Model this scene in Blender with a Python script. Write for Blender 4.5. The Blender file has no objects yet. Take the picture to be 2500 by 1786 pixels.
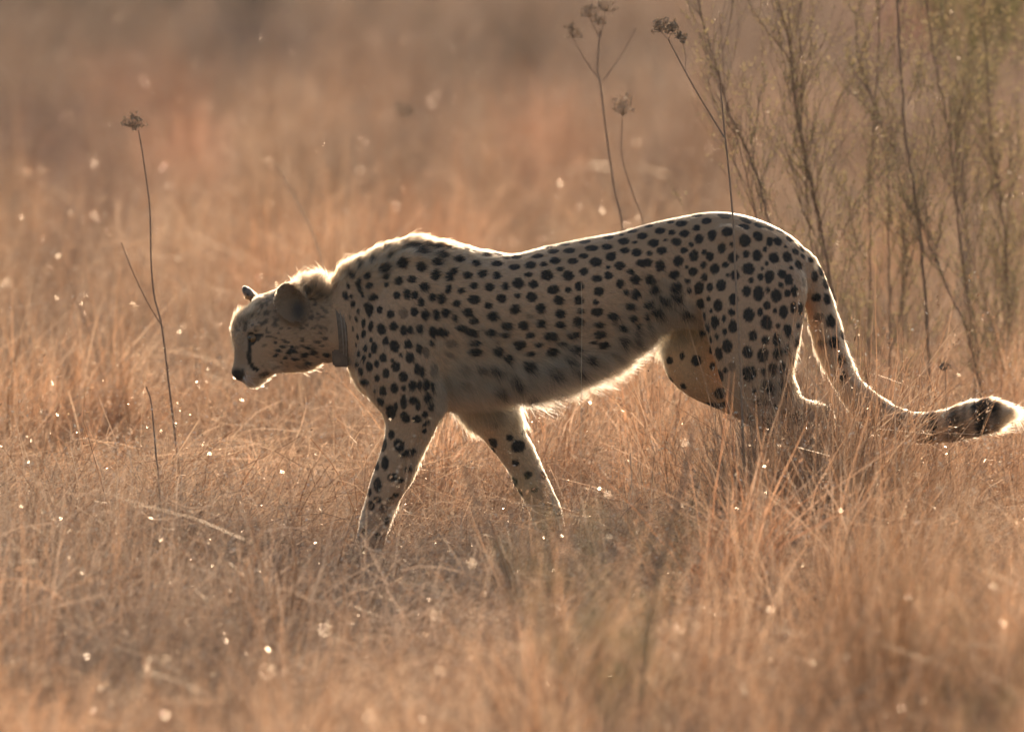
import bpy, math, random
import numpy as np
from mathutils import Vector, Matrix
from mathutils.bvhtree import BVHTree

sc = bpy.context.scene
# ------------------------------------------------------------ camera, sky, sun, exposure
FW, FD, LENS, PITCH = 2.2, 36.0, 36.0 * 36.0 / 2.2, math.radians(2.5)
KPX = FW / FD / 2500.0                      # tangent of one photograph pixel
CAMH = FD * math.tan(PITCH + math.atan((1410 - 893) * KPX))
cd = bpy.data.cameras.new('camera'); cam = bpy.data.objects.new('camera', cd)
sc.collection.objects.link(cam); sc.camera = cam
cd.lens = LENS; cd.sensor_width = 36; cd.clip_start = 0.5; cd.clip_end = 3000
cam.location = (0, -FD, CAMH); cam.rotation_euler = (math.pi / 2 - PITCH, 0, 0)
cd.dof.use_dof = True; cd.dof.focus_distance = FD; cd.dof.aperture_fstop = LENS / 88.0

SUN_EL, SUN_AZ = math.radians(14.5), math.radians(7)     # azimuth from +Y towards +X
wd = bpy.data.worlds.new('World'); sc.world = wd; wd.use_nodes = True
wn = wd.node_tree.nodes; bg = wn['Background']
sky = wn.new('ShaderNodeTexSky'); sky.sky_type = 'NISHITA'; sky.sun_disc = False
sky.sun_elevation = SUN_EL; sky.sun_rotation = SUN_AZ; sky.air_density = 1.0; sky.dust_density = 3.0; sky.ozone_density = 0.6
wd.node_tree.links.new(sky.outputs[0], bg.inputs[0]); bg.inputs[1].default_value = 0.125
sl = bpy.data.lights.new('sun', 'SUN'); sun = bpy.data.objects.new('sun', sl); sc.collection.objects.link(sun)
sl.energy = 3.9; sl.angle = math.radians(0.6); sl.color = (1.0, 0.81, 0.655)
dsun = Vector((math.sin(SUN_AZ) * math.cos(SUN_EL), math.cos(SUN_AZ) * math.cos(SUN_EL), math.sin(SUN_EL)))
sun.rotation_euler = dsun.to_track_quat('Z', 'Y').to_euler(); sun.location = (3, 20, 12)
sc.view_settings.view_transform = 'Standard'; sc.view_settings.look = 'None'
sc.view_settings.exposure = 0.68; sc.view_settings.gamma = 1.0
sc.render.engine = 'CYCLES'
sc.cycles.max_bounces = 6; sc.cycles.diffuse_bounces = 3; sc.cycles.glossy_bounces = 2
sc.cycles.transmission_bounces = 5; sc.cycles.transparent_max_bounces = 8
sc.cycles.caustics_reflective = False; sc.cycles.caustics_refractive = False
sc.cycles.sample_clamp_indirect = 4.0
sc.cycles_curves.shape = 'RIBBONS' if hasattr(sc, 'cycles_curves') else 'RIBBONS'

R = random.Random(7); NP = np.random.RandomState(7)
CF = np.array([0, math.cos(PITCH), -math.sin(PITCH)]); CU = np.array([0, math.sin(PITCH), math.cos(PITCH)])
CO = np.array([0, -FD, CAMH])

def at(px, py, Y=0.0):
    d = CF + np.array([1., 0, 0]) * (px - 1250) * KPX + CU * (893 - py) * KPX
    t = (Y + FD) / d[1]
    return Vector(CO + d * t)

def proj(P):
    v = P - CO; f = v @ CF
    return np.stack([1250 + v[:, 0] / f / KPX, 893 - (v @ CU) / f / KPX], 1)

PXM = FW / 2500.0

def ground_z(x, y):
    return 0.03 * math.sin(x * 0.9 + 1.3) * math.sin(y * 0.35 + 0.4) * min(1, abs(y) / 3 + 0.2)

# ------------------------------------------------------------ helpers
def tag(o, label=None, cat=None, group=None, kind=None):
    if label: o['label'] = label
    if cat: o['category'] = cat
    if group: o['group'] = group
    if kind: o['kind'] = kind
    return o

def link(name, data, parent=None, mat=None):
    o = bpy.data.objects.new(name, data); sc.collection.objects.link(o)
    if parent: o.parent = parent
    if mat: data.materials.append(mat)
    return o

def empty(name, loc=(0, 0, 0)):
    o = bpy.data.objects.new(name, None); sc.collection.objects.link(o); o.location = loc
    o.empty_display_size = 0.05
    return o

def mesh(name, V, F, smooth=False):
    m = bpy.data.meshes.new(name)
    V = np.asarray(V, dtype=np.float32).reshape(-1, 3)
    m.from_pydata(V.tolist(), [], F if isinstance(F, list) else F.tolist())
    if smooth: m.polygons.foreach_set('use_smooth', [True] * len(m.polygons))
    m.update()
    return m

def catmull(P, n=6):
    P = [np.array(p, float) for p in P]
    if len(P) < 3: 
        return [P[0] + (P[-1] - P[0]) * i / n for i in range(n + 1)]
    out = []
    Q = [2 * P[0] - P[1]] + P + [2 * P[-1] - P[-2]]
    for i in range(1, len(Q) - 2):
        a, b, c, d = Q[i - 1], Q[i], Q[i + 1], Q[i + 2]
        for k in range(n):
            t = k / n
            out.append(0.5 * ((2 * b) + (c - a) * t + (2 * a - 5 * b + 4 * c - d) * t * t + (3 * b - a - 3 * c + d) * t ** 3))
    out.append(P[-1])
    return out

def tube(V, F, P, r0, r1, ns=5):
    """appends a tapered tube along the points P (Vectors)"""
    n = len(P); base = len(V)
    up = np.array([0.3, 1, 0.1])
    for i, p in enumerate(P):
        p = np.array(p); a = np.array(P[max(0, i - 1)]); b = np.array(P[min(n - 1, i + 1)])
        t = b - a; t /= (np.linalg.norm(t) + 1e-9)
        u = np.cross(t, up); u /= (np.linalg.norm(u) + 1e-9); w = np.cross(t, u)
        r = r0 + (r1 - r0) * i / max(1, n - 1)
        for k in range(ns):
            an = 2 * math.pi * k / ns
            V.append(p + r * (math.cos(an) * u + math.sin(an) * w))
    for i in range(n - 1):
        for k in range(ns):
            a = base + i * ns + k; b = base + i * ns + (k + 1) % ns
            F.append((a, b, b + ns, a + ns))
    F.append(tuple(base + k for k in range(ns))); F.append(tuple(base + (n - 1) * ns + k for k in reversed(range(ns))))

def nodes_of(name):
    m = bpy.data.materials.new(name); m.use_nodes = True
    nt = m.node_tree; nt.nodes.clear()
    out = nt.nodes.new('ShaderNodeOutputMaterial')
    return m, nt, out

def add(nt, t, **kw):
    n = nt.nodes.new(t)
    for k, v in kw.items(): setattr(n, k, v)
    return n

def ramp(nt, fac, cols):
    r = add(nt, 'ShaderNodeValToRGB'); e = r.color_ramp.elements
    e[0].position, e[0].color = cols[0][0], (*cols[0][1], 1)
    e[1].position, e[1].color = cols[-1][0], (*cols[-1][1], 1)
    for p, c in cols[1:-1]:
        q = e.new(p); q.color = (*c, 1)
    nt.links.new(fac, r.inputs[0]); return r

def leaf_material(name, c0, c1, transl=0.45, gloss=0.06, rough=0.35, scale=25, tint=False, t_mul=1.0):
    """thin plant tissue: diffuse + translucent + slight sheen, colour broken up by noise"""
    m, nt, out = nodes_of(name)
    tc = add(nt, 'ShaderNodeTexCoord'); nz = add(nt, 'ShaderNodeTexNoise'); nz.inputs['Scale'].default_value = scale
    nt.links.new(tc.outputs['Object'], nz.inputs['Vector'])
    rp = ramp(nt, nz.outputs[0], [(0.3, c0), (0.7, c1)])
    col = rp.outputs[0]
    if tint:
        at_ = add(nt, 'ShaderNodeAttribute', attribute_type='INSTANCER', attribute_name='tint')
        mx = add(nt, 'ShaderNodeMix', data_type='RGBA', blend_type='MULTIPLY'); mx.inputs[0].default_value = 1
        nt.links.new(col, mx.inputs[6]); nt.links.new(at_.outputs['Color'], mx.inputs[7]); col = mx.outputs[2]
    d = add(nt, 'ShaderNodeBsdfDiffuse'); t = add(nt, 'ShaderNodeBsdfTranslucent'); g = add(nt, 'ShaderNodeBsdfGlossy')
    nt.links.new(col, d.inputs[0]); nt.links.new(col, t.inputs[0]); g.inputs['Roughness'].default_value = rough
    g.inputs[0].default_value = (0.95, 0.83, 0.66, 1)
    m1 = add(nt, 'ShaderNodeMixShader'); m1.inputs[0].default_value = transl
    nt.links.new(d.outputs[0], m1.inputs[1]); nt.links.new(t.outputs[0], m1.inputs[2])
    m2 = add(nt, 'ShaderNodeMixShader'); m2.inputs[0].default_value = gloss
    nt.links.new(m1.outputs[0], m2.inputs[1]); nt.links.new(g.outputs[0], m2.inputs[2])
    nt.links.new(m2.outputs[0], out.inputs[0])
    return m

# ------------------------------------------------------------ ground
def build_ground():
    xs = np.concatenate([np.linspace(-600, -14, 8), np.linspace(-12, 12, 49), np.linspace(14, 600, 8)])
    ys = np.concatenate([np.linspace(-60, -17, 6), np.linspace(-16, 70, 87), np.linspace(75, 1500, 12)])
    V = [(x, y, ground_z(x, y) if abs(x) < 13 and -17 < y < 71 else 0) for y in ys for x in xs]
    n = len(xs)
    F = [(j * n + i, j * n + i + 1, (j + 1) * n + i + 1, (j + 1) * n + i) for j in range(len(ys) - 1) for i in range(n - 1)]
    m, nt, out = nodes_of('dry_soil')
    tc = add(nt, 'ShaderNodeTexCoord'); nz = add(nt, 'ShaderNodeTexNoise'); nz.inputs['Scale'].default_value = 1.5; nz.inputs['Detail'].default_value = 8
    nt.links.new(tc.outputs['Object'], nz.inputs['Vector'])
    rp = ramp(nt, nz.outputs[0], [(0.3, (0.16, 0.10, 0.065)), (0.7, (0.30, 0.20, 0.13))])
    b = add(nt, 'ShaderNodeBsdfDiffuse'); nt.links.new(rp.outputs[0], b.inputs[0]); nt.links.new(b.outputs[0], out.inputs[0])
    tag(link('ground', mesh('ground', V, F, True), mat=m), kind='structure', label='dry earth under the savanna grass')
build_ground()

# ------------------------------------------------------------ the cheetah
def ring_loft(V, F, rings, Yc=None, ns=28, sub=4, power=2.0):
    """rings: (Tx,Ty,Bx,By,ry,Y) in photograph pixels / metres: one elliptical section each"""
    pts = catmull(rings, sub)
    # rounded caps
    def cap(a, b, s):
        out = []
        for t in (0.45, 0.8, 0.97):
            c = a.copy(); cx, cy = (a[0] + a[2]) / 2, (a[1] + a[3]) / 2
            bx, by = (b[0] + b[2]) / 2, (b[1] + b[3]) / 2
            d = np.array([cx - bx, cy - by]); d /= (np.linalg.norm(d) + 1e-9)
            h = np.hypot(a[0] - a[2], a[1] - a[3]) / 2 * s
            k = math.sqrt(1 - t * t)
            cx2, cy2 = cx + d[0] * h * t, cy + d[1] * h * t
            c[0], c[1] = cx2 + (a[0] - cx) * k, cy2 + (a[1] - cy) * k
            c[2], c[3] = cx2 + (a[2] - cx) * k, cy2 + (a[3] - cy) * k
            c[4] = a[4] * k; out.append(c)
        return out
    pts = list(reversed(cap(pts[0], pts[1], 0.5))) + pts + cap(pts[-1], pts[-2], 0.5)
    base = len(V)
    for q in pts:
        T = np.array(at(q[0], q[1], q[5])); B = np.array(at(q[2], q[3], q[5]))
        c = (T + B) / 2; N = (T - B) / 2
        for k in range(ns):
            a = 2 * math.pi * k / ns
            cs, sn = math.cos(a), math.sin(a)
            if power != 2.0:
                cs = math.copysign(abs(cs) ** (2 / power), cs); sn = math.copysign(abs(sn) ** (2 / power), sn)
            V.append(c + N * cs + np.array([0, 1., 0]) * q[4] * sn)
    n = len(pts)
    for i in range(n - 1):
        for k in range(ns):
            a = base + i * ns + k; b = base + i * ns + (k + 1) % ns
            F.append((a, b, b + ns, a + ns))
    F.append(tuple(base + k for k in range(ns))); F.append(tuple(base + (n - 1) * ns + k for k in reversed(range(ns))))

def blob(V, F, px, py, Y, rx, rz, ry, rot=0):
    """ellipsoid, rx/rz in photo pixels, ry metres, rot degrees"""
    c = np.array(at(px, py, Y)); base = len(V); ca, sa = math.cos(math.radians(rot)), math.sin(math.radians(rot))
    nu, nv = 16, 10
    for j in range(1, nv):
        for i in range(nu):
            th, ph = math.pi * j / nv, 2 * math.pi * i / nu
            x = rx * PXM * math.sin(th) * math.cos(ph); z = rz * PXM * math.cos(th); y = ry * math.sin(th) * math.sin(ph)
            V.append(c + np.array([x * ca - z * sa, y, x * sa + z * ca]))
    for j in range(nv - 2):
        for i in range(nu):
            a = base + j * nu + i; b = base + j * nu + (i + 1) % nu
            F.append((a, b, b + nu, a + nu))
    F.append(tuple(base + k for k in range(nu))); F.append(tuple(base + (nv - 2) * nu + k for k in reversed(range(nu))))

def ear_bowl(V, F, c, U, W, D, a, b, depth, th):
    """cupped ear: U right axis, W up axis, D opening direction"""
    base = len(V); U, W, D = (np.array(v, float) / np.linalg.norm(v) for v in (U, W, D)); c = np.array(c)
    nr, na = 6, 20
    for side in (0, 1):
        for j in range(nr + 1):
            r = j / nr
            for i in range(na):
                an = 2 * math.pi * i / na
                x, y = r * math.cos(an), r * math.sin(an)
                w = 1.0 - 0.28 * max(0, y)
                z = depth * (r ** 2) - (th if side else 0) * (1 - 0.35 * r)
                V.append(c + U * x * a * w + W * y * b + D * z)
    def idx(s, j, i): return base + s * (nr + 1) * na + j * na + i % na
    for s in (0, 1):
        for j in range(nr):
            for i in range(na):
                f = (idx(s, j, i), idx(s, j, i + 1), idx(s, j + 1, i + 1), idx(s, j + 1, i))
                F.append(f if s == 0 else f[::-1])
    for i in range(na):
        F.append((idx(0, nr, i), idx(0, nr, i + 1), idx(1, nr, i + 1), idx(1, nr, i)))

def body_raw():
    V, F = [], []
    torso = [(808,704,806,884,.062,0),(838,660,848,888,.070,0),(880,634,866,928,.085,0),(930,606,893,962,.100,0),(1000,584,960,995,.112,0),
             (1080,592,1050,996,.120,0),(1160,606,1150,985,.126,0),(1250,619,1250,968,.130,0),(1330,601,1330,950,.126,0),(1420,582,1420,918,.118,0),
             (1510,566,1500,884,.100,0),(1590,543,1570,838,.086,0),(1660,529,1630,790,.086,0),(1730,517,1700,790,.096,0),(1800,521,1780,800,.100,0),
             (1870,542,1850,800,.098,0),(1930,575,1900,790,.085,0),(1975,618,1945,750,.055,0)]
    ring_loft(V, F, torso, power=2.25)
    # near fore leg with shoulder
    ring_loft(V, F, [(960,630,1060,640,.030,-.060),(915,720,1062,740,.050,-.072),(878,830,1078,850,.056,-.080),(872,905,1086,915,.056,-.085),(900,962,1084,975,.050,-.088),
             (934,1010,1072,1018,.046,-.088),(940,1060,1054,1062,.040,-.086),(921,1125,1028,1112,.035,-.084),(905,1172,1003,1178,.032,-.082),
             (891,1225,972,1226,.030,-.080),(876,1285,948,1288,.028,-.080),(866,1340,938,1348,.029,-.080),(866,1372,936,1385,.031,-.080)])
    ring_loft(V, F, [(928,1352,930,1408,.032,-.080),(885,1350,885,1410,.040,-.080),(842,1366,840,1410,.036,-.080)])
    # far fore leg
    ring_loft(V, F, [(1060,900,1255,890,.045,.060),(1104,985,1252,975,.045,.075),(1158,1045,1270,1036,.040,.078),(1206,1102,1300,1092,.035,.078),(1242,1148,1324,1144,.032,.076),
             (1262,1190,1345,1188,.030,.075),(1290,1240,1366,1236,.028,.075),(1308,1300,1382,1300,.027,.075),(1316,1355,1388,1360,.029,.075)])
    ring_loft(V, F, [(1388,1345,1390,1400,.030,.075),(1340,1345,1340,1402,.038,.075),(1296,1362,1294,1402,.034,.075)])
    # near hind leg
    ring_loft(V, F, [(1710,600,1925,600,.040,-.045),(1696,690,1968,680,.060,-.060),(1714,765,1962,765,.066,-.068),(1732,830,1948,825,.064,-.074),(1752,900,1930,900,.058,-.078),
             (1774,962,1936,942,.052,-.080),(1806,1014,1955,976,.046,-.082),(1862,1062,1992,986,.038,-.084),(1925,1085,2018,992,.033,-.084),(1958,1105,2036,1022,.030,-.084),
             (1962,1140,2038,1100,.028,-.084),(1958,1200,2030,1190,.027,-.084),(1952,1270,2020,1270,.026,-.084),(1955,1345,2020,1355,.029,-.084)])
    ring_loft(V, F, [(2018,1352,2018,1406,.032,-.084),(1965,1350,1965,1410,.040,-.084),(1915,1370,1915,1410,.036,-.084)])
    # far hind leg
    ring_loft(V, F, [(1650,640,1850,640,.040,.040),(1634,760,1850,760,.055,.060),(1621,850,1810,850,.056,.070),(1626,908,1805,895,.052,.074),(1655,945,1812,925,.048,.076),
             (1698,974,1830,945,.044,.078),(1762,1002,1862,955,.040,.078),(1822,1034,1905,985,.036,.078),(1856,1066,1940,1015,.033,.078),(1886,1098,1962,1052,.031,.078),
             (1908,1132,1974,1100,.029,.078),(1903,1190,1968,1190,.027,.078),(1880,1270,1944,1276,.026,.078),(1862,1345,1930,1352,.029,.078)])
    ring_loft(V, F, [(1930,1345,1930,1400,.032,.078),(1880,1345,1880,1402,.038,.078),(1832,1364,1832,1402,.034,.078)])
    # tail
    ring_loft(V, F, [(1968,606,1935,730,.045,0),(2000,645,1958,738,.038,0),(2022,698,1970,760,.034,0),(2037,745,1976,790,.033,-.005),(2050,790,1984,817,.033,-.01),(2064,843,1998,860,.032,-.02),
             (2080,890,2018,905,.032,-.03),(2104,932,2048,958,.031,-.035),(2144,966,2091,1020,.033,-.04),(2183,990,2147,1058,.033,-.04),(2220,1006,2206,1074,.034,-.04),
             (2260,1009,2260,1079,.034,-.04),(2309,1002,2318,1076,.034,-.04),(2369,983,2383,1062,.034,-.04),(2419,978,2429,1046,.030,-.04),(2452,992,2456,1020,.016,-.04)], ns=20)
    # head: facing down-left, muzzle turned a little to the viewer
    ring_loft(V, F, [(830,705,832,884,.062,0),(790,712,790,884,.064,0),(745,704,762,896,.069,-.003),(705,703,730,903,.073,-.006),(668,711,702,905,.073,-.010),(634,726,676,906,.068,-.014),
             (602,752,658,918,.060,-.018),(577,782,644,930,.052,-.022),(567,806,630,938,.046,-.025),(570,838,616,940,.038,-.027),(572,868,604,938,.033,-.029),(568,894,590,930,.026,-.031)], ns=28)
    blob(V, F, 606, 908, -.052, 26, 24, .020, -20); blob(V, F, 600, 908, -.008, 24, 24, .020, -20)
    blob(V, F, 618, 931, -.030, 20, 13, .020, 10)
    blob(V, F, 763, 712, 0, 40, 28, .056, 0)          # crest of the nape
    blob(V, F, 578, 908, -.031, 15, 14, .016, -30)
    blob(V, F, 622, 800, -.066, 26, 14, .018, 30)      # brow above the near eye
    blob(V, F, 584, 808, .012, 17, 22, .020, 60)
    blob(V, F, 690, 850, -.060, 44, 34, .022, -20)     # cheek
    blob(V, F, 660, 880, -.048, 36, 24, .022, -30)
    blob(V, F, 668, 752, 0, 46, 36, .062, 20)
    blob(V, F, 1000, 712, -.080, 44, 60, .030, 20); blob(V, F, 1785, 590, -.070, 60, 42, .026, -10); blob(V, F, 905, 900, -.095, 34, 52, .024, 0)
    # ears
    ear_bowl(V, F, at(717, 741, -.074), (0.96, 0.1, 0.0), (-0.22, 0.16, 1), (-.40, -1, .15), .039, .046, .020, .012)
    blob(V, F, 608, 717, .045, 25, 12, .022, -48)
    return V, F

V, F = body_raw()
tmp = bpy.data.objects.new('tmp', mesh('tmp', V, F)); sc.collection.objects.link(tmp)
md = tmp.modifiers.new('r', 'REMESH'); md.mode = 'VOXEL'; md.voxel_size = 0.0042; md.adaptivity = 0
ms = tmp.modifiers.new('s', 'SMOOTH'); ms.factor = 0.5; ms.iterations = 7
dg = bpy.context.evaluated_depsgraph_get()
body_me = bpy.data.meshes.new_from_object(tmp.evaluated_get(dg)); body_me.name = 'cheetah_body'
bpy.data.objects.remove(tmp)
nv = len(body_me.vertices); BV = np.empty(nv * 3, np.float32); body_me.vertices.foreach_get('co', BV); BV = BV.reshape(-1, 3).astype(float)
body_me.calc_loop_triangles(); nt_ = len(body_me.loop_triangles)
TI = np.empty(nt_ * 3, np.int32); body_me.loop_triangles.foreach_get('vertices', TI); TI = TI.reshape(-1, 3)
BN = np.empty(nv * 3, np.float32); body_me.vertices.foreach_get('normal', BN); BN = BN.reshape(-1, 3).astype(float)
bvh = BVHTree.FromPolygons(BV.tolist(), TI.tolist())
def hit(px, py, default=None):
    o = Vector(CO); d = (at(px, py, 0) - o).normalized()
    loc, nor, i, dist = bvh.ray_cast(o, d)
    return loc if loc is not None else default

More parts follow.
